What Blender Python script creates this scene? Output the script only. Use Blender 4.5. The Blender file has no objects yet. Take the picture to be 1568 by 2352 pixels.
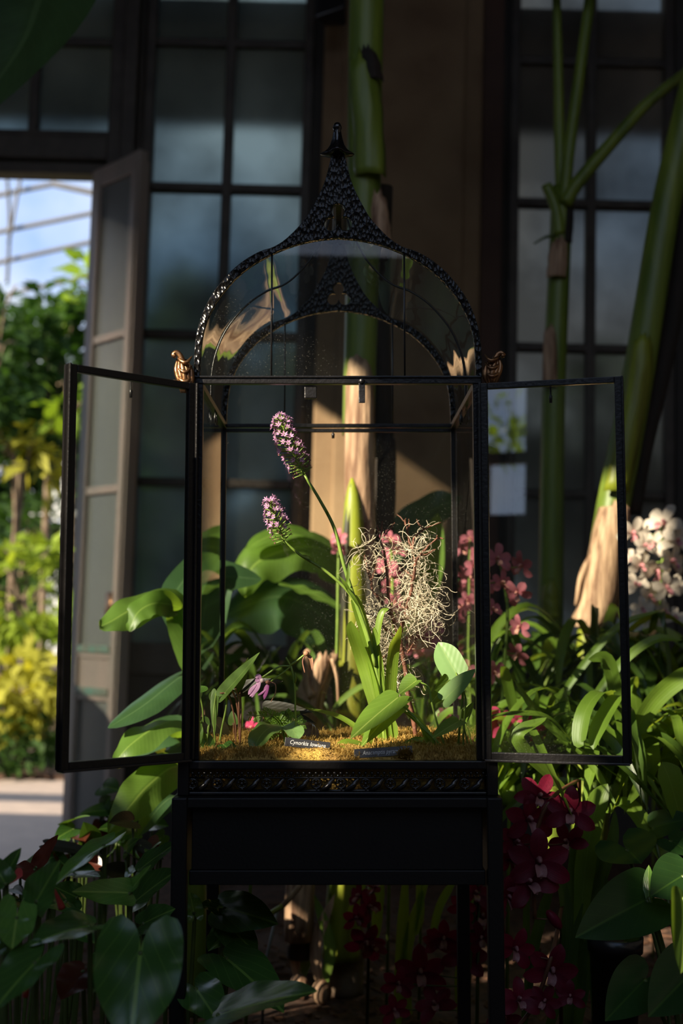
import bpy, bmesh, math, random
from mathutils import Vector as V, Matrix as M, noise

SC = bpy.context.scene
COL = SC.collection
RND = random.Random(7)
PI = math.pi

# ------------------------------------------------------------------ camera, sky, sun, exposure
F, CX, CY, EYE = 2718.0, 784.0, 1176.0, 1.30
PITCH = math.atan(264 / F)
ROLL = 0.026
CAM = V((0, 0, EYE))
R0 = M.Rotation(PI / 2 + PITCH, 3, 'X')
R1 = R0 @ M.Rotation(ROLL, 3, 'Z')
cd = bpy.data.cameras.new('camera')
cd.sensor_fit = 'HORIZONTAL'
cd.sensor_width = 24.0
cd.lens = F / 1568 * 24.0
cd.dof.use_dof = True
cd.dof.focus_distance = 2.17
cd.dof.aperture_fstop = 2.6
cd.clip_end = 200
cam = bpy.data.objects.new('camera', cd)
COL.objects.link(cam)
cam.matrix_world = M.Translation(CAM) @ R1.to_4x4()
SC.camera = cam

SUN_DIR = V((0.68, 0.57, -0.46)).normalized()
sl = bpy.data.lights.new('sun', 'SUN')
sl.energy = 11.0
sl.color = (1.0, 0.86, 0.66)
sl.angle = math.radians(0.6)
sun = bpy.data.objects.new('sun', sl)
COL.objects.link(sun)
sun.rotation_euler = SUN_DIR.to_track_quat('-Z', 'Y').to_euler()
sun.location = (-6, -5, 6)

world = bpy.data.worlds.new('sky')
SC.world = world
world.use_nodes = True
nt = world.node_tree
nt.nodes.clear()
wo = nt.nodes.new('ShaderNodeOutputWorld')
bg = nt.nodes.new('ShaderNodeBackground')
tc = nt.nodes.new('ShaderNodeTexCoord')
nz = nt.nodes.new('ShaderNodeTexNoise')
nz.inputs['Scale'].default_value = 3.2
nz.inputs['Detail'].default_value = 6
rp = nt.nodes.new('ShaderNodeValToRGB')
rp.color_ramp.elements[0].position = 0.40
rp.color_ramp.elements[0].color = (0.30, 0.47, 0.83, 1)
rp.color_ramp.elements[1].position = 0.62
rp.color_ramp.elements[1].color = (0.90, 0.93, 1.0, 1)
nt.links.new(tc.outputs['Generated'], nz.inputs['Vector'])
nt.links.new(nz.outputs['Fac'], rp.inputs['Fac'])
nt.links.new(rp.outputs['Color'], bg.inputs['Color'])
bg.inputs['Strength'].default_value = 1.15
nt.links.new(bg.outputs['Background'], wo.inputs['Surface'])

SC.view_settings.view_transform = 'Standard'
SC.view_settings.look = 'None'
SC.view_settings.exposure = 0.2
SC.view_settings.gamma = 1.0
SC.view_settings.use_curve_mapping = False
cy = SC.cycles
cy.use_denoising = True
cy.max_bounces = 7
cy.diffuse_bounces = 3
cy.glossy_bounces = 3
cy.transmission_bounces = 4
cy.transparent_max_bounces = 14
cy.caustics_reflective = False
cy.caustics_refractive = False
cy.sample_clamp_indirect = 3.0

# ------------------------------------------------------------------ helpers
def _ray(px, py, R):
    return R @ V(((px - CX) / F, -(py - CY) / F, -1.0))

def P(px, py, Y):
    d = _ray(px, py, R1)
    return CAM + d * (Y / d.y)

def P0(px, py, Y):
    d = _ray(px, py, R0)
    return CAM + d * (Y / d.y)

ROLLM = M.Translation(CAM) @ (R1 @ R0.inverted()).to_4x4() @ M.Translation(-CAM)
INV = {}

class MB:
    def __init__(s):
        s.v, s.f, s.uv = [], [], []
    def add(s, vs, fs, uvs=None):
        b = len(s.v)
        s.v += [V(p) for p in vs]
        s.f += [tuple(b + i for i in f) for f in fs]
        s.uv += list(uvs) if uvs else [(0.5, 0.5)] * len(vs)
        return s
    def box(s, lo, hi):
        x0, y0, z0 = lo; x1, y1, z1 = hi
        return s.add([(x0, y0, z0), (x1, y0, z0), (x1, y1, z0), (x0, y1, z0), (x0, y0, z1), (x1, y0, z1), (x1, y1, z1), (x0, y1, z1)],
                     [(0, 3, 2, 1), (4, 5, 6, 7), (0, 1, 5, 4), (1, 2, 6, 5), (2, 3, 7, 6), (3, 0, 4, 7)])
    def bar(s, p, q, w, h, up=(0, 0, 1)):
        p, q = V(p), V(q)
        t = (q - p).normalized()
        a = t.cross(V(up))
        if a.length < 1e-4:
            a = t.cross(V((0, 1, 0)))
        a.normalize()
        b = a.cross(t)
        a, b = a * w / 2, b * h / 2
        vs = [p - a - b, p + a - b, p + a + b, p - a + b, q - a - b, q + a - b, q + a + b, q - a + b]
        return s.add(vs, [(0, 1, 2, 3), (7, 6, 5, 4), (0, 4, 5, 1), (1, 5, 6, 2), (2, 6, 7, 3), (3, 7, 4, 0)])
    def tube(s, pts, rad, n=8, cap=True):
        pts = [V(p) for p in pts]
        k = len(pts)
        r = rad if isinstance(rad, (list, tuple)) else [rad] * k
        vs, fs, uvs, ref = [], [], [], None
        for i, p in enumerate(pts):
            t = (pts[min(i + 1, k - 1)] - pts[max(i - 1, 0)])
            t = t.normalized() if t.length > 1e-9 else V((0, 0, 1))
            if ref is None:
                ref = V((1, 0, 0)) if abs(t.x) < 0.8 else V((0, 1, 0))
            a = (ref - t * ref.dot(t)).normalized()
            b = t.cross(a)
            ref = a
            for j in range(n):
                g = 2 * PI * j / n
                vs.append(p + (a * math.cos(g) + b * math.sin(g)) * r[i])
                uvs.append((j / n, i / max(1, k - 1)))
        for i in range(k - 1):
            for j in range(n):
                j2 = (j + 1) % n
                fs.append((i * n + j, i * n + j2, (i + 1) * n + j2, (i + 1) * n + j))
        if cap:
            fs.append(tuple(range(n - 1, -1, -1)))
            fs.append(tuple((k - 1) * n + j for j in range(n)))
        return s.add(vs, fs, uvs)
    def ball(s, c, r, n=8, m=6, sc=(1, 1, 1), rot=None):
        c = V(c)
        vs, fs = [], []
        for i in range(m + 1):
            th = PI * i / m
            for j in range(n):
                g = 2 * PI * j / n
                p = V((math.sin(th) * math.cos(g) * sc[0], math.sin(th) * math.sin(g) * sc[1], math.cos(th) * sc[2])) * r
                if rot is not None:
                    p = rot @ p
                vs.append(c + p)
        for i in range(m):
            for j in range(n):
                j2 = (j + 1) % n
                fs.append((i * n + j, (i + 1) * n + j, (i + 1) * n + j2, i * n + j2))
        return s.add(vs, fs)
    def lathe(s, c, prof, n=16, flute=None):
        c = V(c)
        vs, fs = [], []
        for r, z in prof:
            for j in range(n):
                g = 2 * PI * j / n
                k = r * (flute(g, z) if flute else 1)
                vs.append(c + V((k * math.cos(g), k * math.sin(g), z)))
        for i in range(len(prof) - 1):
            for j in range(n):
                j2 = (j + 1) % n
                fs.append((i * n + j, i * n + j2, (i + 1) * n + j2, (i + 1) * n + j))
        fs.append(tuple(range(n - 1, -1, -1)))
        fs.append(tuple((len(prof) - 1) * n + j for j in range(n)))
        return s.add(vs, fs)

def build(name, mb, mat, parent=None, smooth=True, bevel=0.0, solid=0.0, weld=False):
    inv = None
    p = parent
    while p is not None and inv is None:
        inv = INV.get(p.name)
        p = p.parent
    vs = [inv @ q for q in mb.v] if inv is not None else mb.v
    me = bpy.data.meshes.new(name)
    me.from_pydata(vs, [], mb.f)
    uvl = me.uv_layers.new(name='UVMap')
    for lp in me.loops:
        uvl.data[lp.index].uv = mb.uv[lp.vertex_index]
    if weld:
        b = bmesh.new(); b.from_mesh(me)
        bmesh.ops.remove_doubles(b, verts=b.verts, dist=1e-6)
        b.to_mesh(me); b.free()
    me.materials.append(mat)
    if smooth:
        me.polygons.foreach_set('use_smooth', [True] * len(me.polygons))
    o = bpy.data.objects.new(name, me)
    COL.objects.link(o)
    if parent is not None:
        o.parent = parent
    if bevel:
        m = o.modifiers.new('soft_edges', 'BEVEL'); m.width = bevel; m.segments = 2; m.limit_method = 'ANGLE'
    if solid:
        m = o.modifiers.new('thick', 'SOLIDIFY'); m.thickness = solid; m.offset = 0
    return o

def tag(o, label, cat, group=None, kind=None):
    if label: o['label'] = label
    if cat: o['category'] = cat
    if group: o['group'] = group
    if kind: o['kind'] = kind
    return o

def thing(name, label, cat, loc, group=None, kind=None):
    o = bpy.data.objects.new(name, None)
    COL.objects.link(o)
    o.location = loc
    o.empty_display_size = 0.05
    INV[o.name] = M.Translation(-V(loc))
    return tag(o, label, cat, group, kind)

def struct(name, mb, mat, label=None, **k):
    o = build(name, mb, mat, **k)
    o['kind'] = 'structure'
    if label:
        o['label'] = label
        o['category'] = name.split('_')[0]
    return o

def place(name, me, parent, mw):
    o = bpy.data.objects.new(name, me)
    COL.objects.link(o)
    o.parent = parent
    o.matrix_basis = INV[parent.name] @ mw
    return o

def catmull(pts, n):
    pts = [V(p) for p in pts]
    if len(pts) == 2:
        return [pts[0].lerp(pts[1], i / n) for i in range(n + 1)]
    q = [pts[0] * 2 - pts[1]] + pts + [pts[-1] * 2 - pts[-2]]
    out, k = [], len(pts) - 1
    for i in range(n + 1):
        x = i / n * k
        j = min(int(x), k - 1)
        t = x - j
        a, b, c, d = q[j], q[j + 1], q[j + 2], q[j + 3]
        out.append(0.5 * ((2 * b) + (c - a) * t + (2 * a - 5 * b + 4 * c - d) * t * t + (3 * b - a - 3 * c + d) * t ** 3))
    return out

def pr_strap(t): return (0.55 + 0.45 * min(1, t / 0.3)) * min(1, (1.0001 - t) / 0.28) ** 0.6
def pr_lance(t): return max(0.0, math.sin(PI * min(1, t) ** 0.8)) ** 0.8 + 0.015
def pr_banana(t): return min(1, (t + 0.004) / 0.14) ** 0.55 * min(1, (1.002 - t) / 0.35) ** 0.6
def pr_petal(t): return max(0.0, math.sin(PI * (0.06 + 0.94 * t) ** 1.1)) ** 0.7 + 0.02
def pr_torn(t): return pr_banana(t) * (0.92 + 0.08 * math.sin(t * 31))

def ribbon(mb, pts, W, nrm, prof=pr_strap, n=16, m=2, fold=0.15, wave=0.0, twist=0.0, roll_edge=0.0):
    c = catmull(pts, n)
    vs, fs, uvs = [], [], []
    nrm = V(nrm)
    for i, p in enumerate(c):
        t = i / n
        tg = (c[min(i + 1, n)] - c[max(i - 1, 0)]).normalized()
        lat = tg.cross(nrm)
        if lat.length < 1e-4:
            lat = tg.cross(V((0.3, 0.2, 1)))
        lat.normalize()
        n2 = lat.cross(tg)
        if twist:
            q = M.Rotation(twist * t, 3, tg)
            lat, n2 = q @ lat, q @ n2
        w = W * prof(t) / 2
        for j in range(-m, m + 1):
            u = j / m
            vs.append(p + lat * (u * w) + n2 * (fold * abs(u) * w - roll_edge * u * u * w + wave * abs(u) * math.sin(t * 19 + u * 2)))
            uvs.append((0.5 + 0.5 * u, t))
    k = 2 * m + 1
    for i in range(n):
        for j in range(k - 1):
            a = i * k + j
            fs.append((a, a + 1, a + k + 1, a + k))
    return mb.add(vs, fs, uvs)

def heart(mb, A, T, W, nrm, lobe=0.28, droop=0.12, cup=0.15, n=12, m=5, sharp=1.15, wave=0.0):
    A, T = V(A), V(T)
    ax = T - A
    L = ax.length
    ax.normalize()
    lat = ax.cross(V(nrm)).normalized()
    n2 = lat.cross(ax)
    H = W / 2
    cl = H * 0.5
    kb = 5
    for sd in (-1, 1):
        rows = []
        for i in range(kb + n + 1):
            if i < kb:
                q = 1 - i / kb
                e = math.sqrt(max(0, 1 - q * q))
                v, d0, d1 = -lobe * q, cl * (1 - e), cl + (H * 0.95 - cl) * e
            else:
                v = (i - kb) / n
                d0, d1 = 0.0, H * (0.95 + 0.1 * v) * max(0, math.cos(PI / 2 * v ** sharp)) ** 0.9 + 1e-5
            rows.append((v, d0, d1))
        vs, fs, uvs = [], [], []
        for v, d0, d1 in rows:
            for j in range(m + 1):
                d = d0 + (d1 - d0) * j / m
                u = d / H
                up = cup * u * u * H - droop * L * max(v, 0) ** 2 + wave * u * math.sin(v * 11 + sd) + (0.25 * v * v * L if v < 0 else 0)
                up -= 0.04 * H * (1 - min(1, u * 6))
                vs.append(A + ax * (v * L) + lat * (sd * d) + n2 * up)
                uvs.append((0.5 + sd * 0.5 * u, (v + lobe) / (1 + lobe)))
        k = m + 1
        for i in range(len(rows) - 1):
            for j in range(m):
                a = i * k + j
                f = (a, a + 1, a + k + 1, a + k)
                fs.append(f if sd > 0 else f[::-1])
        mb.add(vs, fs, uvs)
    return mb

# ------------------------------------------------------------------ materials
def _nodes(name):
    m = bpy.data.materials.new(name)
    m.use_nodes = True
    t = m.node_tree
    t.nodes.clear()
    out = t.nodes.new('ShaderNodeOutputMaterial')
    return m, t, out

def rgba(c): return (c[0], c[1], c[2], 1.0)

def pmat(name, col, rough=0.5, metal=0.0, col2=None, scale=6.0, bump=0.0, bscale=40.0, kind='noise', spec=0.5, stretch=None, det=5):
    m, t, out = _nodes(name)
    b = t.nodes.new('ShaderNodeBsdfPrincipled')
    b.inputs['Base Color'].default_value = rgba(col)
    b.inputs['Roughness'].default_value = rough
    b.inputs['Metallic'].default_value = metal
    b.inputs['Specular IOR Level'].default_value = spec
    t.links.new(b.outputs[0], out.inputs['Surface'])
    tc = t.nodes.new('ShaderNodeTexCoord')
    src = tc.outputs['Object']
    if stretch:
        mp = t.nodes.new('ShaderNodeMapping')
        mp.inputs['Scale'].default_value = stretch
        t.links.new(src, mp.inputs['Vector'])
        src = mp.outputs[0]
    if col2 is not None:
        n = t.nodes.new('ShaderNodeTexNoise')
        n.inputs['Scale'].default_value = scale
        n.inputs['Detail'].default_value = det
        t.links.new(src, n.inputs['Vector'])
        r = t.nodes.new('ShaderNodeValToRGB')
        r.color_ramp.elements[0].position, r.color_ramp.elements[1].position = 0.36, 0.64
        r.color_ramp.elements[0].color, r.color_ramp.elements[1].color = rgba(col), rgba(col2)
        t.links.new(n.outputs['Fac'], r.inputs['Fac'])
        t.links.new(r.outputs[0], b.inputs['Base Color'])
    if bump:
        if kind == 'voronoi':
            n = t.nodes.new('ShaderNodeTexVoronoi'); h = n.outputs['Distance']
        else:
            n = t.nodes.new('ShaderNodeTexNoise'); h = n.outputs['Fac']
        n.inputs['Scale'].default_value = bscale
        t.links.new(src, n.inputs['Vector'])
        bp = t.nodes.new('ShaderNodeBump')
        bp.inputs['Strength'].default_value = bump
        bp.inputs['Distance'].default_value = 0.004
        t.links.new(h, bp.inputs['Height'])
        t.links.new(bp.outputs[0], b.inputs['Normal'])
    return m

def leafmat(name, col, vein, trans_col, rough=0.38, trans=0.4, freq=7.0, slant=2.2, vstr=0.45, col2=None, spec=0.5, mid=0.03, long_lines=0.0):
    m, t, out = _nodes(name)
    N, L = t.nodes.new, t.links.new
    uv = N('ShaderNodeUVMap'); uv.uv_map = 'UVMap'
    sp = N('ShaderNodeSeparateXYZ'); L(uv.outputs[0], sp.inputs[0])
    def math_(op, a, b=None, c=None):
        n = N('ShaderNodeMath'); n.operation = op
        for i, x in enumerate((a, b, c)):
            if x is None: continue
            if isinstance(x, (int, float)): n.inputs[i].default_value = x
            else: L(x, n.inputs[i])
        return n.outputs[0]
    au = math_('ABSOLUTE', math_('SUBTRACT', sp.outputs['X'], 0.5))
    midm = math_('LESS_THAN', au, mid * 0.5)
    if long_lines:
        ph = math_('MULTIPLY', au, long_lines)
    else:
        ph = math_('MULTIPLY', math_('SUBTRACT', sp.outputs['Y'], math_('MULTIPLY', au, slant / freq * 2.0)), freq)
    fr = math_('ABSOLUTE', math_('SUBTRACT', math_('FRACT', ph), 0.5))
    vm = math_('MULTIPLY', math_('GREATER_THAN', fr, 0.46), vstr)
    mask = math_('MAXIMUM', math_('MULTIPLY', midm, 0.85), vm)
    tc = N('ShaderNodeTexCoord')
    nz = N('ShaderNodeTexNoise'); nz.inputs['Scale'].default_value = 14; nz.inputs['Detail'].default_value = 3
    L(tc.outputs['Object'], nz.inputs['Vector'])
    mx0 = N('ShaderNodeMix'); mx0.data_type = 'RGBA'
    L(nz.outputs['Fac'], mx0.inputs['Factor'])
    c2 = col2 or tuple(x * 1.7 for x in col)
    mx0.inputs['A'].default_value, mx0.inputs['B'].default_value = rgba(tuple(x * 0.65 for x in col)), rgba(c2)
    mx = N('ShaderNodeMix'); mx.data_type = 'RGBA'
    L(mask, mx.inputs['Factor']); L(mx0.outputs['Result'], mx.inputs['A']); mx.inputs['B'].default_value = rgba(vein)
    b = N('ShaderNodeBsdfPrincipled')
    b.inputs['Roughness'].default_value = rough
    b.inputs['Specular IOR Level'].default_value = spec
    L(mx.outputs['Result'], b.inputs['Base Color'])
    bp = N('ShaderNodeBump'); bp.inputs['Strength'].default_value = 0.22; bp.inputs['Distance'].default_value = 0.0015
    hh = math_('ADD', math_('MULTIPLY', fr, 0.6), math_('MULTIPLY', nz.outputs['Fac'], 0.5))
    L(hh, bp.inputs['Height']); L(bp.outputs[0], b.inputs['Normal'])
    tr = N('ShaderNodeBsdfTranslucent')
    mt = N('ShaderNodeMix'); mt.data_type = 'RGBA'
    L(mask, mt.inputs['Factor']); mt.inputs['A'].default_value = rgba(trans_col); mt.inputs['B'].default_value = rgba(tuple(x * 1.2 for x in trans_col))
    L(mt.outputs['Result'], tr.inputs['Color'])
    ms = N('ShaderNodeMixShader'); ms.inputs['Fac'].default_value = trans
    L(b.outputs[0], ms.inputs[1]); L(tr.outputs[0], ms.inputs[2])
    L(ms.outputs[0], out.inputs['Surface'])
    return m

def glassmat(name, tint=(0.95, 0.98, 0.96), base=0.06, dust=0.02, rough=0.0, wob=0.0):
    m, t, out = _nodes(name)
    N, L = t.nodes.new, t.links.new
    lw = N('ShaderNodeLayerWeight'); lw.inputs['Blend'].default_value = 0.5
    p5 = N('ShaderNodeMath'); p5.operation = 'POWER'; p5.inputs[1].default_value = 4.0
    L(lw.outputs['Facing'], p5.inputs[0])
    ma = N('ShaderNodeMath'); ma.operation = 'MULTIPLY_ADD'; ma.inputs[1].default_value = 0.9; ma.inputs[2].default_value = base
    L(p5.outputs[0], ma.inputs[0])
    tr = N('ShaderNodeBsdfTransparent'); tr.inputs['Color'].default_value = rgba(tint)
    gl = N('ShaderNodeBsdfGlossy'); gl.inputs['Roughness'].default_value = rough
    tc = N('ShaderNodeTexCoord')
    if wob:
        n = N('ShaderNodeTexNoise'); n.inputs['Scale'].default_value = 7.0; n.inputs['Detail'].default_value = 1
        L(tc.outputs['Object'], n.inputs['Vector'])
        bp = N('ShaderNodeBump'); bp.inputs['Strength'].default_value = wob; bp.inputs['Distance'].default_value = 0.01
        L(n.outputs['Fac'], bp.inputs['Height']); L(bp.outputs[0], gl.inputs['Normal'])
    ms = N('ShaderNodeMixShader')
    L(ma.outputs[0], ms.inputs['Fac']); L(tr.outputs[0], ms.inputs[1]); L(gl.outputs[0], ms.inputs[2])
    df = N('ShaderNodeBsdfDiffuse'); df.inputs['Color'].default_value = (0.6, 0.58, 0.5, 1)
    vo = N('ShaderNodeTexNoise'); vo.inputs['Scale'].default_value = 420; vo.inputs['Detail'].default_value = 1
    L(tc.outputs['Object'], vo.inputs['Vector'])
    mr = N('ShaderNodeMapRange'); mr.inputs['From Min'].default_value = 0.66; mr.inputs['From Max'].default_value = 0.74
    mr.inputs['To Min'].default_value = dust * 0.35; mr.inputs['To Max'].default_value = dust * 5
    L(vo.outputs['Fac'], mr.inputs['Value'])
    m2 = N('ShaderNodeMixShader')
    L(mr.outputs[0], m2.inputs['Fac']); L(ms.outputs[0], m2.inputs[1]); L(df.outputs[0], m2.inputs[2])
    L(m2.outputs[0], out.inputs['Surface'])
    return m

def frostmat(name, tint, dustcol, rough=0.32, ior=1.16, dust=0.22, surf=0.22):
    m, t, out = _nodes(name)
    N, L = t.nodes.new, t.links.new
    rf = N('ShaderNodeBsdfRefraction'); rf.inputs['Color'].default_value = rgba(tint)
    rf.inputs['Roughness'].default_value = rough; rf.inputs['IOR'].default_value = ior
    tl = N('ShaderNodeBsdfTranslucent')
    df = N('ShaderNodeBsdfPrincipled'); df.inputs['Base Color'].default_value = rgba(dustcol); df.inputs['Roughness'].default_value = 0.25
    tc = N('ShaderNodeTexCoord')
    n = N('ShaderNodeTexNoise'); n.inputs['Scale'].default_value = 1.6; n.inputs['Detail'].default_value = 6
    L(tc.outputs['Object'], n.inputs['Vector'])
    r = N('ShaderNodeValToRGB')
    r.color_ramp.elements[0].position, r.color_ramp.elements[1].position = 0.35, 0.7
    r.color_ramp.elements[0].color = rgba(tuple(x * 0.5 for x in tint)); r.color_ramp.elements[1].color = rgba(tint)
    L(n.outputs['Fac'], r.inputs['Fac']); L(r.outputs[0], tl.inputs['Color']); L(r.outputs[0], rf.inputs['Color'])
    a = N('ShaderNodeMixShader'); a.inputs['Fac'].default_value = dust
    L(rf.outputs[0], a.inputs[1]); L(tl.outputs[0], a.inputs[2])
    b = N('ShaderNodeMixShader'); b.inputs['Fac'].default_value = surf
    L(a.outputs[0], b.inputs[1]); L(df.outputs[0], b.inputs[2])
    L(b.outputs[0], out.inputs['Surface'])
    return m

MT = {}
MT['iron'] = pmat('black iron paint', (0.012, 0.011, 0.011), 0.34, 0.35, bump=0.15, bscale=180, spec=0.6)
MT['hammer'] = pmat('hammered black iron', (0.008, 0.0075, 0.007), 0.22, 0.0, bump=0.8, bscale=125, kind='voronoi', spec=0.3, stretch=(1.3, 1.0, 0.75))
MT['standiron'] = pmat('matt black iron', (0.005, 0.0045, 0.0045), 0.5, 0.0, bump=0.1, bscale=180, spec=0.3)
MT['pewter'] = pmat('worn iron', (0.05, 0.048, 0.05), 0.32, 0.8, bump=0.2, bscale=120)
MT['bronze'] = pmat('gilded bronze', (0.36, 0.19, 0.085), 0.33, 0.9, col2=(0.2, 0.1, 0.05), scale=60, bump=0.25, bscale=90)
MT['glass'] = glassmat('clear case glass', dust=0.012)
MT['doorglass_clear'] = glassmat('clear door glass', base=0.02, dust=0.006)
MT['doorglass'] = glassmat('door glass', base=0.09, dust=0.008)
MT['vaultglass'] = glassmat('curved vault glass', base=0.09, dust=0.012, wob=0.25)
MT['pane'] = frostmat('dusty window glass', (0.66, 0.74, 0.70), (0.10, 0.12, 0.11))
MT['pane_dim'] = frostmat('grimy window glass', (0.66, 0.64, 0.57), (0.09, 0.095, 0.09))
MT['pane_leaf'] = frostmat('door window glass', (0.6, 0.64, 0.62), (0.36, 0.38, 0.36), dust=0.4, surf=0.6)
MT['frame'] = pmat('dark weathered wood', (0.055, 0.045, 0.036), 0.55, col2=(0.085, 0.07, 0.055), scale=9, bump=0.2, bscale=30)
MT['leafdoor'] = pmat('faded door paint', (0.44, 0.345, 0.30), 0.45, col2=(0.33, 0.29, 0.25), scale=5, bump=0.15, bscale=25, stretch=(1, 1, 0.3))
MT['verdigris'] = pmat('green copper', (0.16, 0.30, 0.24), 0.5, col2=(0.22, 0.22, 0.17), scale=12)
MT['plaster'] = pmat('tan plaster', (0.31, 0.205, 0.11), 0.85, col2=(0.22, 0.135, 0.07), scale=3.2, bump=0.35, bscale=55)
MT['darkwall'] = pmat('dark plaster', (0.07, 0.062, 0.052), 0.8, col2=(0.05, 0.045, 0.04), scale=3)
MT['path'] = pmat('concrete path', (0.40, 0.32, 0.27), 0.75, col2=(0.34, 0.275, 0.235), scale=8, bump=0.2, bscale=60)
MT['soil'] = pmat('bark mulch', (0.035, 0.018, 0.010), 0.9, col2=(0.10, 0.05, 0.028), scale=38, bump=1.0, bscale=70)
MT['chip'] = pmat('wood chip', (0.16, 0.075, 0.038), 0.8, col2=(0.07, 0.032, 0.018), scale=30)
MT['moss'] = pmat('dry moss', (0.34, 0.20, 0.05), 0.9, col2=(0.52, 0.34, 0.065), scale=22, bump=0.8, bscale=260)
MT['mossfrond'] = leafmat('moss frond', (0.38, 0.245, 0.06), (0.42, 0.28, 0.08), (0.48, 0.32, 0.06), rough=0.8, trans=0.3, vstr=0.0, spec=0.2, col2=(0.62, 0.42, 0.10))
MT['spanish'] = pmat('grey air moss', (0.78, 0.70, 0.52), 0.8, col2=(0.6, 0.52, 0.36), scale=30)
MT['twig'] = pmat('red brown twig', (0.20, 0.078, 0.042), 0.6, col2=(0.11, 0.045, 0.026), scale=50, bump=0.4, bscale=120)
MT['stemgreen'] = pmat('green stem', (0.20, 0.30, 0.045), 0.45, col2=(0.14, 0.23, 0.035), scale=30)
MT['stemdark'] = pmat('dark green stem', (0.055, 0.09, 0.018), 0.45, col2=(0.08, 0.12, 0.02), scale=20)
MT['stembrown'] = pmat('brown stem', (0.15, 0.06, 0.03), 0.5)
MT['stemred'] = pmat('red stem', (0.5, 0.06, 0.05), 0.5)
MT['pseudostem'] = pmat('banana stem', (0.20, 0.26, 0.03), 0.42, col2=(0.105, 0.16, 0.018), scale=7, bump=0.25, bscale=30, stretch=(3, 3, 0.35))
MT['pseudolime'] = pmat('lime banana stem', (0.30, 0.36, 0.022), 0.45, col2=(0.13, 0.13, 0.012), scale=4, bump=0.2, bscale=24, stretch=(4, 4, 0.45))
MT['sheath'] = pmat('dry leaf sheath', (0.56, 0.37, 0.23), 0.75, col2=(0.17, 0.085, 0.045), scale=13, bump=1.0, bscale=30, stretch=(5, 5, 0.45))
MT['darksheath'] = pmat('dark leaf sheath', (0.024, 0.014, 0.009), 0.85, col2=(0.012, 0.010, 0.006), scale=9, bump=0.7, bscale=26, stretch=(4, 4, 0.4))  # dead brown sheath, its base colour deepened further for the trunk's shade
MT['casting'] = pmat('black glossy casting', (0.012, 0.011, 0.011), 0.2, 0.3, spec=0.9, bump=0.1, bscale=200)
MT['philodark'] = leafmat('dark philodendron leaf', (0.018, 0.05, 0.012), (0.05, 0.11, 0.02), (0.1, 0.2, 0.02), trans=0.2, freq=5, slant=2.6, vstr=0.2, rough=0.33, spec=0.4, mid=0.03)
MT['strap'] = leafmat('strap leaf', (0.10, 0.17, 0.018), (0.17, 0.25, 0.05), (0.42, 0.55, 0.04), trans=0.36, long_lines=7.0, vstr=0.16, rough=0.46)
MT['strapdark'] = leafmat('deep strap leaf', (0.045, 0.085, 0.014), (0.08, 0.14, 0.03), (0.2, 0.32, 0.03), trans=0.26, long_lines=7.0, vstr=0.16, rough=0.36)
MT['orchidleaf'] = leafmat('orchid leaf', (0.13, 0.22, 0.022), (0.19, 0.29, 0.05), (0.42, 0.56, 0.04), trans=0.36, long_lines=6.0, vstr=0.15)
MT['heartleaf'] = leafmat('glossy heart leaf', (0.095, 0.175, 0.022), (0.28, 0.38, 0.08), (0.3, 0.46, 0.03), trans=0.28, freq=6, slant=3, vstr=0.25, mid=0.04, rough=0.42)
MT['palevar'] = leafmat('pale mottled leaf', (0.15, 0.27, 0.085), (0.22, 0.34, 0.1), (0.3, 0.46, 0.06), trans=0.2, freq=6, vstr=0.08, mid=0.03)
MT['arrowleaf'] = leafmat('arrow leaf', (0.085, 0.16, 0.035), (0.22, 0.33, 0.08), (0.3, 0.46, 0.06), trans=0.34, freq=7, vstr=0.2)
MT['darkleaf'] = leafmat('dark purple leaf', (0.020, 0.020, 0.009), (0.05, 0.05, 0.02), (0.10, 0.07, 0.02), trans=0.15, vstr=0.15)
MT['anthurium'] = leafmat('anthurium leaf', (0.036, 0.095, 0.018), (0.17, 0.30, 0.05), (0.14, 0.28, 0.025), trans=0.2, freq=4, slant=3.2, vstr=0.32, rough=0.25, spec=0.6, mid=0.045)
MT['anthuriumlight'] = leafmat('young anthurium leaf', (0.08, 0.18, 0.03), (0.28, 0.42, 0.08), (0.24, 0.42, 0.035), trans=0.25, freq=4, slant=3.2, vstr=0.38, rough=0.24, spec=0.65, mid=0.05)
MT['rustleaf'] = leafmat('rust brown leaf', (0.085, 0.022, 0.013), (0.13, 0.04, 0.02), (0.32, 0.06, 0.02), trans=0.25, rough=0.3, vstr=0.2)
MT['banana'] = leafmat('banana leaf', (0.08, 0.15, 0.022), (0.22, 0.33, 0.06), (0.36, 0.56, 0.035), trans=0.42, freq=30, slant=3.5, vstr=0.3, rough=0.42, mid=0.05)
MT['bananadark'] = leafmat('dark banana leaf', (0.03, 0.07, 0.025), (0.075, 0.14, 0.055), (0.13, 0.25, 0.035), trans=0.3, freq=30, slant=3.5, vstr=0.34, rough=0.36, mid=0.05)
MT['fern'] = leafmat('fern', (0.13, 0.26, 0.02), (0.2, 0.33, 0.04), (0.36, 0.55, 0.03), trans=0.35, vstr=0)
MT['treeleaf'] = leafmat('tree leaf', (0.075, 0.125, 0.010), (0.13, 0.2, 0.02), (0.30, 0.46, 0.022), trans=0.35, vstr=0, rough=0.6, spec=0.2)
MT['treeshade'] = leafmat('shade-toned tree leaf', (0.013, 0.030, 0.006), (0.03, 0.07, 0.01), (0.05, 0.12, 0.010), trans=0.3, vstr=0, rough=0.6, spec=0.2)  # green lowered to put the garden trees' shade into the leaf colour
MT['limeleaf'] = leafmat('lime fern leaf', (0.15, 0.21, 0.02), (0.2, 0.28, 0.03), (0.40, 0.50, 0.03), trans=0.35, vstr=0, rough=0.6, spec=0.2)
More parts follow.
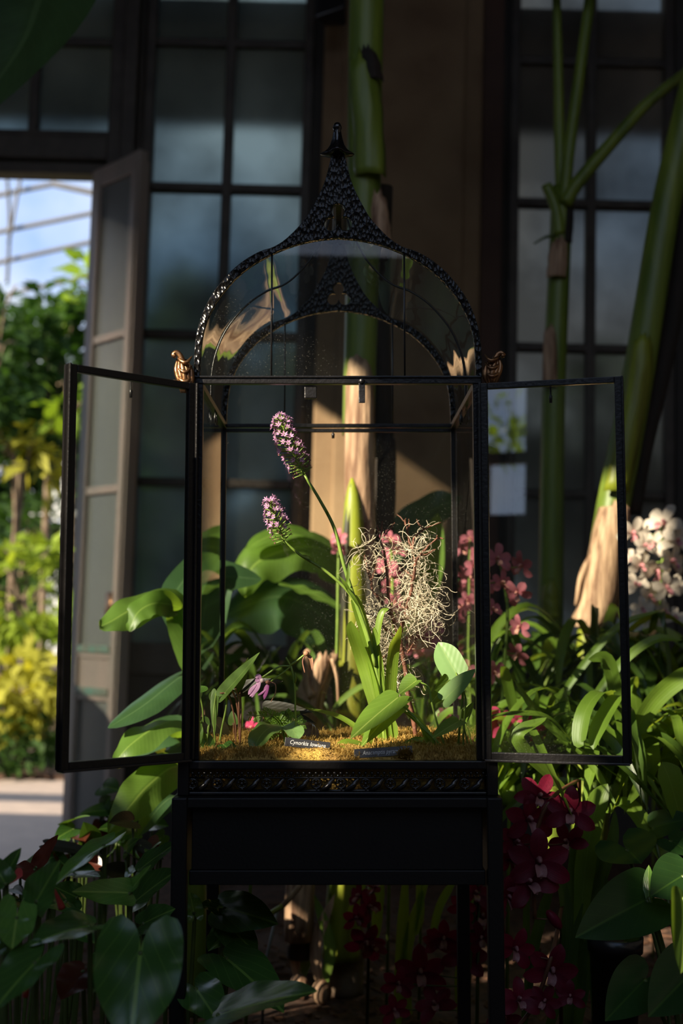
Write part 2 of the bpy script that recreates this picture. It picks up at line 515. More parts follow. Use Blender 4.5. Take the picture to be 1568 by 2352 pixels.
MT['goldleaf'] = leafmat('golden leaf', (0.23, 0.23, 0.018), (0.30, 0.30, 0.04), (0.55, 0.5, 0.025), trans=0.35, vstr=0.1, rough=0.6, spec=0.2)
MT['bark'] = pmat('tree bark', (0.10, 0.065, 0.04), 0.9, col2=(0.2, 0.15, 0.1), scale=14, bump=0.6, bscale=30)
def petalmat(name, c, c2, tr, trans=0.35):
    return leafmat(name, c, c2, tr, rough=0.5, trans=trans, long_lines=9.0, vstr=0.25, col2=c2, spec=0.3)
MT['pink'] = petalmat('pink petal', (0.62, 0.14, 0.22), (0.72, 0.27, 0.33), (0.8, 0.25, 0.34))
MT['hotpink'] = petalmat('crimson pink petal', (0.6, 0.03, 0.12), (0.75, 0.10, 0.22), (0.8, 0.08, 0.2))
MT['white'] = petalmat('cream petal', (0.68, 0.60, 0.48), (0.78, 0.72, 0.60), (0.7, 0.6, 0.48), 0.25)
MT['crimson'] = petalmat('dark crimson petal', (0.15, 0.005, 0.024), (0.21, 0.010, 0.038), (0.42, 0.015, 0.07), 0.25)
MT['violet'] = petalmat('violet petal', (0.66, 0.27, 0.57), (0.80, 0.46, 0.74), (0.8, 0.4, 0.7))
MT['lippale'] = pmat('pale lip', (0.48, 0.27, 0.26), 0.5, col2=(0.26, 0.06, 0.08), scale=130)
MT['lipcream'] = pmat('cream lip', (0.75, 0.6, 0.4), 0.5, col2=(0.6, 0.03, 0.1), scale=90)
MT['lipmagenta'] = pmat('magenta lip', (0.62, 0.42, 0.36), 0.5, col2=(0.45, 0.03, 0.12), scale=60)
MT['wither'] = pmat('withered petal', (0.36, 0.19, 0.10), 0.7, col2=(0.22, 0.09, 0.06), scale=60)
MT['labelblack'] = pmat('label black', (0.014, 0.013, 0.013), 0.4, col2=(0.018, 0.017, 0.016), scale=40)
MT['labelwhite'] = pmat('engraved white', (0.62, 0.62, 0.6), 0.6)
MT['clay'] = pmat('clay disc', (0.24, 0.15, 0.10), 0.8, col2=(0.16, 0.10, 0.07), scale=120, bump=0.3, bscale=300)
MT['wire'] = pmat('steel wire', (0.45, 0.45, 0.46), 0.3, 0.9)
MT['pot'] = pmat('black plastic pot', (0.02, 0.019, 0.02), 0.3, spec=0.6, bump=0.05, bscale=50)
MT['stakegrey'] = pmat('grey stake', (0.18, 0.18, 0.17), 0.5)
MT['steelgrey'] = pmat('painted glasshouse steel', (0.11, 0.10, 0.08), 0.5, col2=(0.08, 0.075, 0.06), scale=6)
# ------------------------------------------------------------------ the setting
YW = 6.0
def XW(px, py): return P(px, py, YW).x
def ZW(px, py): return P(px, py, YW).z

def holes_wall(name, mat, a0, a1, z0, z1, holes, put, label):
    """a wall of boxes around rectangular openings (a0,a1,z0,z1)"""
    mb = MB()
    As = sorted({a0, a1, *[h[0] for h in holes], *[h[1] for h in holes]})
    Zs = sorted({z0, z1, *[h[2] for h in holes], *[h[3] for h in holes]})
    for i in range(len(As) - 1):
        for j in range(len(Zs) - 1):
            ca, cz = (As[i] + As[i + 1]) / 2, (Zs[j] + Zs[j + 1]) / 2
            if any(h[0] < ca < h[1] and h[2] < cz < h[3] for h in holes):
                continue
            put(mb, As[i], As[i + 1], Zs[j], Zs[j + 1])
    return struct(name, mb, mat, label, smooth=False)

ZC = 5.6
mb = MB(); mb.box((-60, -60, -0.2), (60, 9.8, 0.0))
struct('floor', mb, MT['path'], 'pinkish grey concrete path striped with sunlight beyond the open door', smooth=False)
mb = MB(); mb.box((-60, 9.8, -0.2), (60, 180, 0.04))
struct('ground', mb, MT['soil'], 'dark soil under the sunlit garden past the path', smooth=False)
mb = MB()
for a in ((-3.7, 0.0, 3.7, 6.1), (-3.7, -4.1, -2.8, 0.0), (2.2, -4.1, 3.7, 0.0), (-2.8, -4.1, 2.2, -3.5)):  # boxes leave a skylight hole, added out of view for sky fill
    mb.box((a[0], a[1], ZC), (a[2], a[3], ZC + 0.12))
for y in (-1.1, -2.15):
    mb.box((-2.8, y - .03, ZC + .01), (2.2, y + .03, ZC + .1))
struct('ceiling', mb, MT['darkwall'], 'dark ceiling of the conservatory room', smooth=False)

# unseen side and front walls; left gaps and slits shaped to gate the sun
LEFT_OPEN = [(-0.78, -0.40, 3.58, 4.19), (-0.97, -0.78, 3.47, 4.19), (-1.04, -0.97, 3.72, 4.19), (-0.03, 0.44, 3.04, 4.50), (0.44, 0.72, 3.42, 4.12), (0.05, 0.24, 4.50, 4.86), (-0.16, 0.05, 4.55, 4.80), (2.68, 3.05, 4.0, 4.74), (-1.70, -1.61, 3.55, 3.80), (-1.42, -1.22, 3.70, 3.80)] + [(2.30, 2.66, 4.04 + 0.034 * k, 4.051 + 0.034 * k) for k in range(22)] + [(-0.78, -0.42, 3.30 + 0.034 * k, 3.318 + 0.034 * k) for k in range(8)] + [(0.28, 0.42, 2.62 + 0.05 * k, 2.653 + 0.05 * k) for k in range(6)] + [(3.28, 3.92, 2.4 + 0.034 * k, 2.4 + 0.034 * k + (0.011 if k < 52 else 0.011 - 0.00028 * (k - 52))) for k in range(75)]
holes_wall('wall_left', MT['darkwall'], -4.1, 6.1, 0.0, ZC, LEFT_OPEN, lambda m, a, b, c, d: m.box((-3.606, a, c), (-3.6, b, d)), 'dark unseen left wall with gaps and slits added to shape the sunlight')
FRONT_OPEN = [(-2.75, -2.46, 2.05, 2.42), (-2.42, -1.95, 2.05, 2.42), (-2.75, -2.46, 2.50, 3.2), (-2.42, -1.95, 2.50, 3.2), (-3.2, 3.2, 3.9, 5.4)]  # wide upper opening added for frontal sky fill and glints on the iron
holes_wall('wall_front', MT['darkwall'], -3.7, 3.7, 0.0, ZC, FRONT_OPEN, lambda m, a, b, c, d: m.box((a, -4.12, c), (b, -4.0, d)), 'dark wall opposite the tall windows')
mb = MB(); mb.box((3.6, -4.1, 0), (3.72, 6.1, ZC))
struct('wall_right', mb, pmat('very dark paint', (0.02, 0.018, 0.016), 0.8), 'dark right wall of the room', smooth=False)

def window(num, x0, x1, z0, z1, mulls, rows, fr, pane, label, y=YW, bw=0.05, rail=0.05, bottom=None):
    mb = MB()
    d0, d1 = y - 0.03, y + 0.07
    mb.box((x0 - rail, d0, z0 - (bottom or rail)), (x1 + rail, d1, z0))
    mb.box((x0 - rail, d0, z1), (x1 + rail, d1, z1 + rail))
    mb.box((x0 - rail, d0, z0), (x0, d1, z1))
    mb.box((x1, d0, z0), (x1 + rail, d1, z1))
    for x in mulls:
        mb.box((x - bw / 2, d0 + 0.012, z0), (x + bw / 2, d1 - 0.01, z1))
    for z in rows:
        mb.box((x0, d0 + 0.015, z - bw * 0.42), (x1, d1 - 0.012, z + bw * 0.42))
    o = struct('window_%d' % num, mb, fr, label, smooth=False, bevel=0.006)
    g = MB(); g.box((x0, y + 0.02, z0), (x1, y + 0.026, z1))
    build('glass_pane', g, pane, o, smooth=False)
    return o

ztop = 5.3
lintel0, lintel1 = ZW(110, 400), ZW(110, 303)
xj0, xj1 = XW(258, 180), XW(348, 300)
window(1, -2.75, xj0, lintel1, ztop, [XW(81, 200), XW(81, 200) - 0.42], [ZW(180, 97)], MT['frame'], MT['pane'], 'transom window of dim panes above the open doorway', rail=0.03)
x20, x21 = XW(352, 300), XW(694, 300)
window(2, x20, x21, ZW(520, 1480), ztop, [XW(520, 430)], [ZW(520, y) for y in (100, 432, 770, 1110)], MT['frame'], MT['pane'], 'tall dusty window left of the tan pillar', bottom=0.16)
x30, x31 = XW(1190, 450), XW(1524, 450)
window(3, x30, x31, ZW(1355, 1480), ztop, [XW(1357, 450)], [ZW(1355, y) for y in (143, 468, 800, 1135)], MT['frame'], MT['pane_dim'], 'tall grey window right of the tan pillar', bottom=0.16)

mb = MB()
mb.box((-3.6, YW, lintel1 - 0.03), (-2.78, YW + 0.14, ZC))
mb.box((-3.6, YW, 0), (-2.72, YW + 0.14, lintel1))
mb.box((x20 - 0.05, YW, 0), (x21 + 0.05, YW + 0.14, ZW(520, 1480) - 0.16))
mb.box((x30 - 0.05, YW, 0), (x31 + 0.05, YW + 0.14, ZW(1355, 1480) - 0.16))
mb.box((x31 + 0.05, YW - 0.05, 0), (3.6, YW + 0.14, ZC))
mb.box((-2.78, YW, ztop + 0.03), (3.6, YW + 0.14, ZC))
mb.box((x21 + 0.05, YW, 0), (x30 - 0.05, YW + 0.14, ztop + 0.05))
struct('wall_back', mb, MT['darkwall'], 'back wall that holds the tall windows', smooth=False)

xp0, xp1 = XW(735, 500), XW(1146, 400)
mb = MB(); mb.box((xp0, 5.84, 0), (xp1 - 0.11, 6.0, ZC)); mb.box((xp0 + 0.10, 5.82, 0), (xp1 - 0.2, 5.84, ZC))
struct('wall_pillar', mb, MT['plaster'], 'tan plaster pillar behind the glass case', smooth=False, bevel=0.01)
mb = MB(); mb.box((xp1 - 0.105, 5.87, 0), (xp1, 6.0, ZC))
struct('trim_1', mb, pmat('red brown trim', (0.10, 0.05, 0.03), 0.7, col2=(0.07, 0.035, 0.022), scale=4), 'red brown strip on the right side of the pillar', smooth=False)

# door post, lintel and the folded door leaf
mb = MB()
mb.box((xj0, YW - 0.06, 0), (xj0 + 0.07, YW + 0.1, ZC)); mb.box((xj0 + 0.072, YW - 0.10, 0), (xj0 + 0.15, YW + 0.1, ZC)); mb.box((xj0 + 0.152, YW - 0.05, 0), (xj1 - 0.045, YW + 0.1, ZC))
struct('trim_2', mb, MT['frame'], 'dark moulded post beside the open doorway', smooth=False, bevel=0.008)
mb = MB()
mb.box((-2.75, YW - 0.05, lintel0 + 0.07), (xj0, YW + 0.1, lintel1 - 0.035)); mb.box((-2.75, YW - 0.02, lintel0), (xj0, YW + 0.1, lintel0 + 0.06))
struct('trim_3', mb, MT['frame'], 'dark beam over the open doorway', smooth=False, bevel=0.008)

ha = V((P(228, 405, 6.0).x, 5.93, 0)); hb = V((P(335, 350, 5.66).x, 5.62, 0))
du = (hb - ha).normalized(); dn = V((du.y, -du.x, 0))
wl = (hb - ha).length
zl = lambda py: P(270, py, 5.8).z
ztl = P(335, 352, 5.66).z
def dbox(m, a0, a1, z0, z1, t0, t1):
    c = ha + du * ((a0 + a1) / 2) + dn * ((t0 + t1) / 2); c.z = (z0 + z1) / 2
    m.bar(V((c.x, c.y, z0)), V((c.x, c.y, z1)), abs(t1 - t0), a1 - a0, up=du)
mb = MB()
st = 0.075
for a0, a1 in ((0, st), (wl - st, wl)):
    dbox(mb, a0, a1, 0.03, ztl, -0.025, 0.025)
for z0, z1 in ((ztl - 0.1, ztl), (0.03, 0.2)):
    dbox(mb, st, wl - st, z0, z1, -0.022, 0.022)
for py in (778, 1128, 1505, 1600):
    dbox(mb, st, wl - st, zl(py) - 0.02, zl(py) + 0.02, -0.02, 0.02)
dbox(mb, st, wl - st, zl(1600), zl(1505), -0.012, 0.012)
door = struct('door_1', mb, MT['leafdoor'], 'open narrow pinkish grey glazed door leaf at the doorway', smooth=False, bevel=0.006)
g = MB(); dbox(g, st, wl - st, 0.2, zl(1600), -0.003, 0.003); dbox(g, st, wl - st, zl(1505), ztl - 0.1, -0.003, 0.003)
build('glass_pane', g, MT['pane_leaf'], door, smooth=False)
g = MB()
for py in (1500, 1597):
    dbox(g, st, wl - st, zl(py), zl(py) + 0.035, -0.03, 0.03)
tag(build('copper_rail', g, MT['verdigris'], door, smooth=False, bevel=0.004), 'green tarnished rail', None)
g = MB()
q = ha + du * (wl - 0.1); q.z = zl(1395)
g.ball(q - dn * 0.06, 0.03, 10, 8); g.tube([q, q - dn * 0.06], 0.011, 8); g.bar(q + V((0, 0, -0.07)), q + V((0, 0, 0.07)), 0.06, 0.05, up=dn)
build('handle', g, MT['bronze'], door)
g = MB(); dbox(g, wl - 0.022, wl - 0.006, 0.05, ztl - 0.05, -0.04, 0.04)
build('edge_strip', g, MT['leafdoor'], door, smooth=False, bevel=0.003)

# roof edge and steel ribs of the glasshouse beyond the wall
mb = MB(); mb.box((-3.6, 6.15, 4.55), (4.5, 7.5, 4.68))
struct('roof', mb, MT['darkwall'], 'eave beyond the tall windows', smooth=False)
RIBS = [((-260, 500), (118, 424), 0.035), ((118, 422), (300, 462), 0.05), ((-260, 585), (330, 466), 0.035), ((-260, 660), (300, 536), 0.035), ((-260, 740), (300, 612), 0.03)]
for i, (a, b, w) in enumerate(RIBS):
    mb = MB(); mb.bar(P(a[0], a[1], 14.0), P(b[0], b[1], 14.0), 0.06, w)
    struct('beam_%d' % (i + 1), mb, MT['steelgrey'], None, smooth=False)
mb = MB(); mb.bar(P(-60, 400, 14.0), P(-60, 2000, 14.0), 0.12, 0.12); mb.bar(P(300, 400, 14.0), P(300, 2000, 14.0), 0.12, 0.12)
struct('beam_6', mb, MT['steelgrey'], None, smooth=False)

# unseen slab and bar added outside the left wall to stripe the path with shadow
mb = MB(); mb.box((-10.5, 1.0, 2.6), (-3.75, 4.80, 2.66)); mb.box((-10.5, 5.42, 2.58), (-3.75, 5.70, 2.68))
struct('roof', mb, MT['darkwall'], 'unseen slab and bar added to cast shadow stripes on the path', smooth=False)

# the raised bed indoors
mb = MB()
BX0, BX1, BY0, BY1, BZ = -1.12, 3.4, 0.7, 5.55, 0.30
nx, ny = 90, 100
vs, fs = [], []
for i in range(nx + 1):
    for j in range(ny + 1):
        x = BX0 + (BX1 - BX0) * i / nx; y = BY0 + (BY1 - BY0) * j / ny
        e = min(i, nx - i, j, ny - j)
        h = (noise.noise(V((x * 9, y * 9, 0))) * 0.02 + noise.noise(V((x * 25, y * 25, 3))) * 0.012 + 0.03 * noise.noise(V((x * 2, y * 2, 5))))
        vs.append((x, y, BZ + (h if e > 0 else -0.03)))
for i in range(nx):
    for j in range(ny):
        a = i * (ny + 1) + j
        fs.append((a, a + ny + 1, a + ny + 2, a + 1))
mb.add(vs, fs)
struct('ground', mb, MT['soil'], 'dark bark mulch bed under the plants and stand')
mb = MB()
for a, b in (((BX0, BY0), (BX1, BY0)), ((BX0, BY1), (BX1, BY1)), ((BX0, BY0), (BX0, BY1)), ((BX1, BY0), (BX1, BY1))):
    mb.bar(V((a[0], a[1], 0.14)), V((b[0], b[1], 0.14)), 0.05, 0.28)
struct('kerb', mb, MT['darkwall'], None, smooth=False)
# ------------------------------------------------------------------ stand and glass case
YF, YB = 2.05, 2.55
K = YF / F
CXP = 776.0
def zf(py): return P0(CXP, py, YF).z
XC = P0(CXP, 900, YF).x
HW = 335 * K
def fx(dx): return XC + dx * K

def rthing(name, label, cat, loc, group=None):
    """a thing standing square in the picture's frame of reference: the stand is a touch out of plumb on the mulch"""
    o = thing(name, label, cat, (0, 0, 0), group)
    o.matrix_world = ROLLM @ M.Translation(V(loc))
    INV[o.name] = M.Translation(-V(loc))
    return o

# --- stand
SY0, SY1 = 2.02, 2.585
sxc = P0(774, 1840, SY0).x
SH = 373 * SY0 / F
zs_top = P0(774, 1833, SY0).z; zs_b = P0(774, 2038, SY0).z
stand = rthing('metal_stand', 'black iron four-legged stand with deep apron under the glass case', 'stand', (sxc, (SY0 + SY1) / 2, 0.28))
lw = 0.026
for sx in (-1, 1):
    for sy in (0, 1):
        mb = MB()
        x0 = sxc + sx * SH - (lw if sx > 0 else 0); y0 = SY0 if sy == 0 else SY1 - lw
        mb.box((x0, y0, 0.27), (x0 + lw, y0 + lw, zs_top))
        build('leg', mb, MT['standiron'], stand, smooth=False, bevel=0.0025)
mb = MB()
rt = 0.012
mb.box((sxc - SH + lw, SY0, zs_top - 0.017), (sxc + SH - lw, SY0 + lw, zs_top))
mb.box((sxc - SH + lw, SY1 - lw, zs_top - 0.017), (sxc + SH - lw, SY1, zs_top))
for s in (-1, 1):
    xx = sxc + s * SH - (lw if s > 0 else 0)
    mb.box((xx, SY0 + lw, zs_top - 0.017), (xx + lw, SY1 - lw, zs_top))
build('top_rail', mb, MT['standiron'], stand, smooth=False, bevel=0.002)
ap = SH - lw - 0.006
for nm, y in (('front', SY0 + 0.02), ('rear', SY1 - 0.024)):
    mb = MB()
    mb.box((sxc - ap, y, zs_b + 0.024), (sxc + ap, y + 0.004, zs_top - 0.0175))
    mb.box((sxc - ap - 0.0035, y - 0.004, zs_b), (sxc + ap + 0.0035, y + 0.010, zs_b + 0.024))
    build('apron_panel', mb, MT['standiron'], stand, smooth=False, bevel=0.0015)
for s in (-1, 1):
    mb = MB()
    x = sxc + s * (SH - 0.012)
    mb.box((x - 0.002, SY0 + lw + 0.004, zs_b), (x + 0.002, SY1 - lw - 0.004, zs_top - 0.0175))
    build('apron_panel', mb, MT['standiron'], stand, smooth=False)
mb = MB(); mb.box((sxc - ap, SY0 + 0.034, zs_top - 0.03), (sxc + ap, SY1 - 0.034, zs_top - 0.022))
build('shelf_tray', mb, MT['standiron'], stand, smooth=False)

# --- case
case = rthing('glass_plant_case', 'black iron and glass plant case with pointed ogee roof and two open doors', 'plant case', (XC, (YF + YB) / 2, zs_top))
BH = 360 * K                                                     # half width of the base
by0, by1 = YF - 0.012, YB + 0.012
zb0, zb1 = zs_top + 0.001, zf(1746)
mb = MB()
pw = 0.019
for s in (-1, 1):
    for y in (by0, by1 - pw):
        x0 = XC + s * BH - (pw if s > 0 else 0)
        mb.box((x0, y, zb0), (x0 + pw, y + pw, zb1))
for y in (by0, by1 - pw):
    mb.box((XC - BH + pw, y, zb1 - 0.014), (XC + BH - pw, y + pw, zb1))
    mb.box((XC - BH + pw, y + 0.004, zb0), (XC + BH - pw, y + pw, zb0 + 0.006))
for s in (-1, 1):
    x0 = XC + s * BH - (pw if s > 0 else 0)
    mb.box((x0, by0 + pw, zb1 - 0.014), (x0 + pw, by1 - pw, zb1))
    mb.box((x0, by0 + pw, zb0), (x0 + pw, by1 - pw, zb0 + 0.006))
build('base_frame', mb, MT['iron'], case, smooth=False, bevel=0.0018)

def filigree(p, q, nrm):
    """pierced cast band from p to q (bottom line), beads over scrolls and rosettes"""
    p, q, nrm = V(p), V(q), V(nrm)
    L = (q - p).length; u = (q - p).normalized(); up = V((0, 0, 1))
    h = zb1 - 0.014 - zb0 - 0.006
    z0 = 0.006
    m = MB()
    A = lambda a, z, d=0.0: p + u * a + up * (z0 + z) + nrm * d
    zr = h * 0.60
    for z, r in ((0.0015, 0.0022), (zr, 0.0018), (h - 0.0165 * h / 0.04, 0.0014)):
        m.tube([A(0, z), A(L, z)], r, 6)
    nb = 48
    for i in range(nb):
        a = L * (i + 0.5) / nb
        m.ball(A(a, zr + (h - zr) * 0.52, 0.001), 0.0031, 6, 5)
        m.ball(A(a + L / nb / 2, zr + (h - zr) * 0.22, 0.0006), 0.0023, 5, 4)
        m.tube([A(a, zr), A(a, zr + (h - zr) * 0.5)], 0.0011, 4)
    n = 12
    for i in range(n):
        a = L * (i + 0.62) / n
        c = L / n
        sp = [A(a - 0.34 * c, 0.002, .002), A(a - 0.18 * c, zr * 0.24, .005), A(a, zr * 0.46, .0065), A(a + 0.08 * c, zr * 0.72, .005), A(a + 0.24 * c, zr * 0.98, .002)]
        m.tube(catmull(sp, 12), [0.0024 + 0.0024 * math.sin(PI * t / 12) for t in range(13)], 8)
        b = a - 0.5 * c
        zc = zr * 0.58
        ring = [A(b + math.cos(g) * 0.0085, zc + math.sin(g) * 0.0075) for g in [2 * PI * k / 14 for k in range(15)]]
        m.tube(ring, 0.0016, 5, cap=False)
        m.ball(A(b, zc, .001), 0.0032, 7, 5)
        for k in range(5):
            g = 2 * PI * k / 5 + 0.3
            m.ball(A(b + math.cos(g) * 0.0057, zc + math.sin(g) * 0.005), 0.0019, 5, 4)
        m.tube([A(b, zr), A(b, zc + 0.0075)], 0.0013, 5)
        m.ball(A(b + 0.02 * c, 0.004, .001), 0.0026, 6, 5)
    return m
xl, xr = XC - BH + pw, XC + BH - pw
yb, yt = by0 + pw, by1 - pw
for p, q, nr in (((xl, by0 + 0.010, zb0), (xr, by0 + 0.010, zb0), (0, -1, 0)), ((xr, by1 - 0.010, zb0), (xl, by1 - 0.010, zb0), (0, 1, 0)),
                 ((XC - BH + 0.01, yt, zb0), (XC - BH + 0.01, yb, zb0), (-1, 0, 0)), ((XC + BH - 0.01, yb, zb0), (XC + BH - 0.01, yt, zb0), (1, 0, 0))):
    build('filigree_panel', filigree(p, q, nr), MT['casting'], case)

# posts, top rails
zt0, zt1 = zf(887), zf(864)
for s in (-1, 1):
    for y, w in ((YF, 0.0155), (YB - 0.009, 0.009)):
        mb = MB()
        x0 = XC + s * HW - (w if s > 0 else 0)
        mb.box((x0, y, zb1), (x0 + w, y + w, zt1))
        build('corner_post', mb, MT['iron'], case, smooth=False, bevel=0.0015)
mb = MB()
mb.box((XC - HW, YF - 0.002, zt0 + 0.004), (XC + HW, YF + 0.012, zt1 - 0.003))
mb.box((XC - HW, YF - 0.005, zt1 - 0.004), (XC + HW, YF + 0.004, zt1))
build('front_rail', mb, MT['iron'], case, smooth=False, bevel=0.0015)
mb = MB()
mb.box((XC - HW + 0.009, YB - 0.012, zt1 - 0.008), (XC + HW - 0.009, YB, zt1)); mb.box((XC - HW + 0.009, YB - 0.008, zt0), (XC + HW - 0.009, YB, zt1 - 0.010))
build('rear_rail', mb, MT['iron'], case, smooth=False, bevel=0.001)
for s in (-1, 1):
    mb = MB()
    x = XC + s * (HW - 0.005)
    mb.box((x - 0.005, YF + 0.0155, zt1 - 0.012), (x + 0.005, YB - 0.012, zt1))
    build('side_rail', mb, MT['iron'], case, smooth=False, bevel=0.001)
    g = MB(); x = XC + s * (HW - 0.003)
    g.add([(x, YF + 0.016, zb1), (x, YB - 0.01, zb1), (x, YB - 0.01, zt1 - 0.012), (x, YF + 0.016, zt1 - 0.012)], [(0, 1, 2, 3)])
    build('side_pane', g, MT['glass'], case, smooth=False)
    for k in (0, 1):
        g = MB(); q = V((x - s * 0.006, YF + 0.26 + 0.025 * k, zt1 - 0.010))
        g.tube([q, q + V((0, 0, -0.012)), q + V((0, 0, -0.016)), q + V((0, 0, -0.028))], [0.001, 0.001, 0.0026, 0.0022], 6)
        build('hook', g, MT['iron'], case)
g = MB(); g.add([(XC - HW + .009, YB - .003, zb1), (XC + HW - .009, YB - .003, zb1), (XC + HW - .009, YB - .003, zt0), (XC - HW + .009, YB - .003, zt0)], [(0, 1, 2, 3)])
build('rear_pane', g, MT['glass'], case, smooth=False)
g = MB(); q = V((XC - 0.012, YB - 0.016, zt0 + 0.003))
g.tube([q, q + V((0, 0, -0.006)), q + V((0, 0, -0.008)), q + V((0, 0, -0.018))], [0.0012, 0.0012, 0.0034, 0.003], 8)
build('hook', g, MT['iron'], case)
# catch under the front rail and the hanging latch
g = MB(); g.box((fx(-79), YF + 0.004, zf(914)), (fx(-49), YF + 0.014, zf(886)))
build('magnet_catch', g, MT['iron'], case, smooth=False, bevel=0.002)
g = MB(); g.box((fx(48), YF - 0.007, zf(927)), (fx(63), YF - 0.0045, zf(880))); g.ball((fx(55), YF - 0.006, zf(878)), 0.006, 8, 6); g.tube([(fx(55), YF - 0.008, zf(878)), (fx(55), YF + 0.004, zf(878))], 0.003, 6)
build('latch', g, MT['pewter'], case, smooth=False, bevel=0.001)

# ogee gables
OUT = [(335, 864), (334, 800), (325, 745), (303, 690), (271, 645), (232, 607), (188, 580), (150, 567), (117, 545), (78, 505), (56, 470), (40, 440), (28, 410), (18, 372), (12, 348)]
INN = [(324, 864), (322, 802), (313, 749), (291, 699), (260, 657), (224, 622), (186, 597), (146, 577), (100, 560), (50, 549), (0, 544)]
def smoothpts(l, n):
    return [(p.x, p.y) for p in catmull([V((a, b, 0)) for a, b in l], n)]
OUTs, INNs = smoothpts(OUT, 44), smoothpts(INN, 36)
def trefoil(cx, cy, r, off):
    cs = [(cx, cy - off * 1.15), (cx - off, cy + off * 0.62), (cx + off, cy + off * 0.62)]
    out = []
    for k in range(60):
        g = 2 * PI * k / 60
        dx, dy = math.cos(g), math.sin(g)
        best = r * 0.5
        for x, y in cs:
            ex, ey = x - cx, y - cy
            b = ex * dx + ey * dy
            c = ex * ex + ey * ey - r * r
            D = b * b - c
            if D > 0:
                best = max(best, b + math.sqrt(D))
        out.append((cx + dx * best, cy + dy * best))
    return out
def gable_mesh(y, thick):
    cu = bpy.data.curves.new('gable', 'CURVE')
    cu.dimensions = '2D'; cu.fill_mode = 'BOTH'; cu.extrude = thick / 2; cu.bevel_depth = 0.0012; cu.bevel_resolution = 1
    ring = [(dx, py) for dx, py in OUTs] + [(-dx, py) for dx, py in OUTs[::-1]]
    hole = [(dx, py) for dx, py in INNs] + [(-dx, py) for dx, py in INNs[-2::-1]]
    for poly in (ring + hole[::-1][0:0],):
        # one closed outline: up the outer edge, down the other side, back along the inner arch
        pts = ring + [(-dx, py) for dx, py in INNs] + [(dx, py) for dx, py in INNs[-2::-1]]
        for pl in (pts, trefoil(0, 503, 17.5, 17)):
            sp = cu.splines.new('POLY'); sp.points.add(len(pl) - 1); sp.use_cyclic_u = True
            for i, (dx, py) in enumerate(pl):
                sp.points[i].co = (dx * K, zf(py) - zf(864), 0, 1)
    tmp = bpy.data.objects.new('gable', cu); COL.objects.link(tmp)
    bpy.context.view_layer.update()
    me = bpy.data.meshes.new_from_object(tmp.evaluated_get(bpy.context.evaluated_depsgraph_get()))
    bpy.data.objects.remove(tmp); bpy.data.curves.remove(cu)
    mb = MB()
    mb.add([(XC + v.co.x, y + v.co.z, zf(864) + v.co.y) for v in me.vertices], [tuple(p.vertices) for p in me.polygons])
    bpy.data.meshes.remove(me)
    return mb
def ogee_z(dx):
    for (a, b), (c, d) in zip(OUTs, OUTs[1:]):
        if c <= abs(dx) <= a:
            return b + (d - b) * (a - abs(dx)) / max(1e-6, a - c)
    return OUTs[-1][1]
for nm, y in (('front', YF + 0.006), ('rear', YB - 0.006)):
    gb = build('ogee_gable', gable_mesh(y, 0.010), MT['hammer'], case, smooth=False)
    g = MB()
    pl = [(dx, py) for dx, py in INNs] + [(-dx, py) for dx, py in INNs[-2::-1]]
    g.add([(fx(dx), y, zf(py)) for dx, py in pl], [tuple(range(len(pl)))])
    build('gable_pane', g, MT['glass'], case, smooth=False)
    for dx in (-156, 156):
        g = MB(); g.tube([(fx(dx), y - 0.002, zf(864)), (fx(dx), y - 0.002, zf(580))], 0.0017, 8)
        build('glazing_rod', g, MT['pewter'], case)
    g = MB()
    c = (XC - 0.0015, y, zf(352))
    fl = lambda a, z: 1 + 0.22 * math.cos(4 * a) * max(0, min(1, (0.05 - z) / 0.05))
    g.lathe(c, [(0.0005, -0.004), (0.012, -0.003), (0.0245, -0.001), (0.0255, 0.001), (0.021, 0.004), (0.0155, 0.010), (0.0115, 0.018), (0.009, 0.028), (0.0072, 0.039), (0.0065, 0.046), (0.0078, 0.048), (0.0082, 0.051), (0.007, 0.054), (0.0055, 0.0575), (0.003, 0.0595), (0.0003, 0.060)], 24, fl)
    g.bar((XC - 0.0015, y, zf(352) - 0.012), (XC - 0.0015, y, zf(352) - 0.003), 0.02, 0.012, up=(0, 1, 0))
    build('finial', g, MT['casting'], case)
# curved roof glass between the gables
g = MB()
prof = [(dx, py) for dx, py in OUTs] + [(-dx, py) for dx, py in OUTs[::-1]]
rows = []
ny_ = 8
for j in range(ny_ + 1):
    y = YF + 0.010 + (YB - YF - 0.02) * j / ny_
    for dx, py in prof:
        rows.append((XC + dx * K * 0.988, y, zf(py) - 0.003))
n_ = len(prof)
g.add(rows, [(j * n_ + i, j * n_ + i + 1, (j + 1) * n_ + i + 1, (j + 1) * n_ + i) for j in range(ny_) for i in range(n_ - 1)])
build('roof_glass', g, MT['vaultglass'], case)
g = MB(); y = (YF + YB) / 2 - 0.02
g.tube([(XC + dx * K * 0.985, y, zf(py) - 0.0035) for dx, py in prof], 0.0019, 6)
build('roof_seam', g, MT['iron'], case)
g = MB(); g.bar((XC, YF + 0.012, zf(352)), (XC, YB - 0.012, zf(352)), 0.012, 0.010)
build('ridge_bar', g, MT['iron'], case, smooth=False, bevel=0.001)

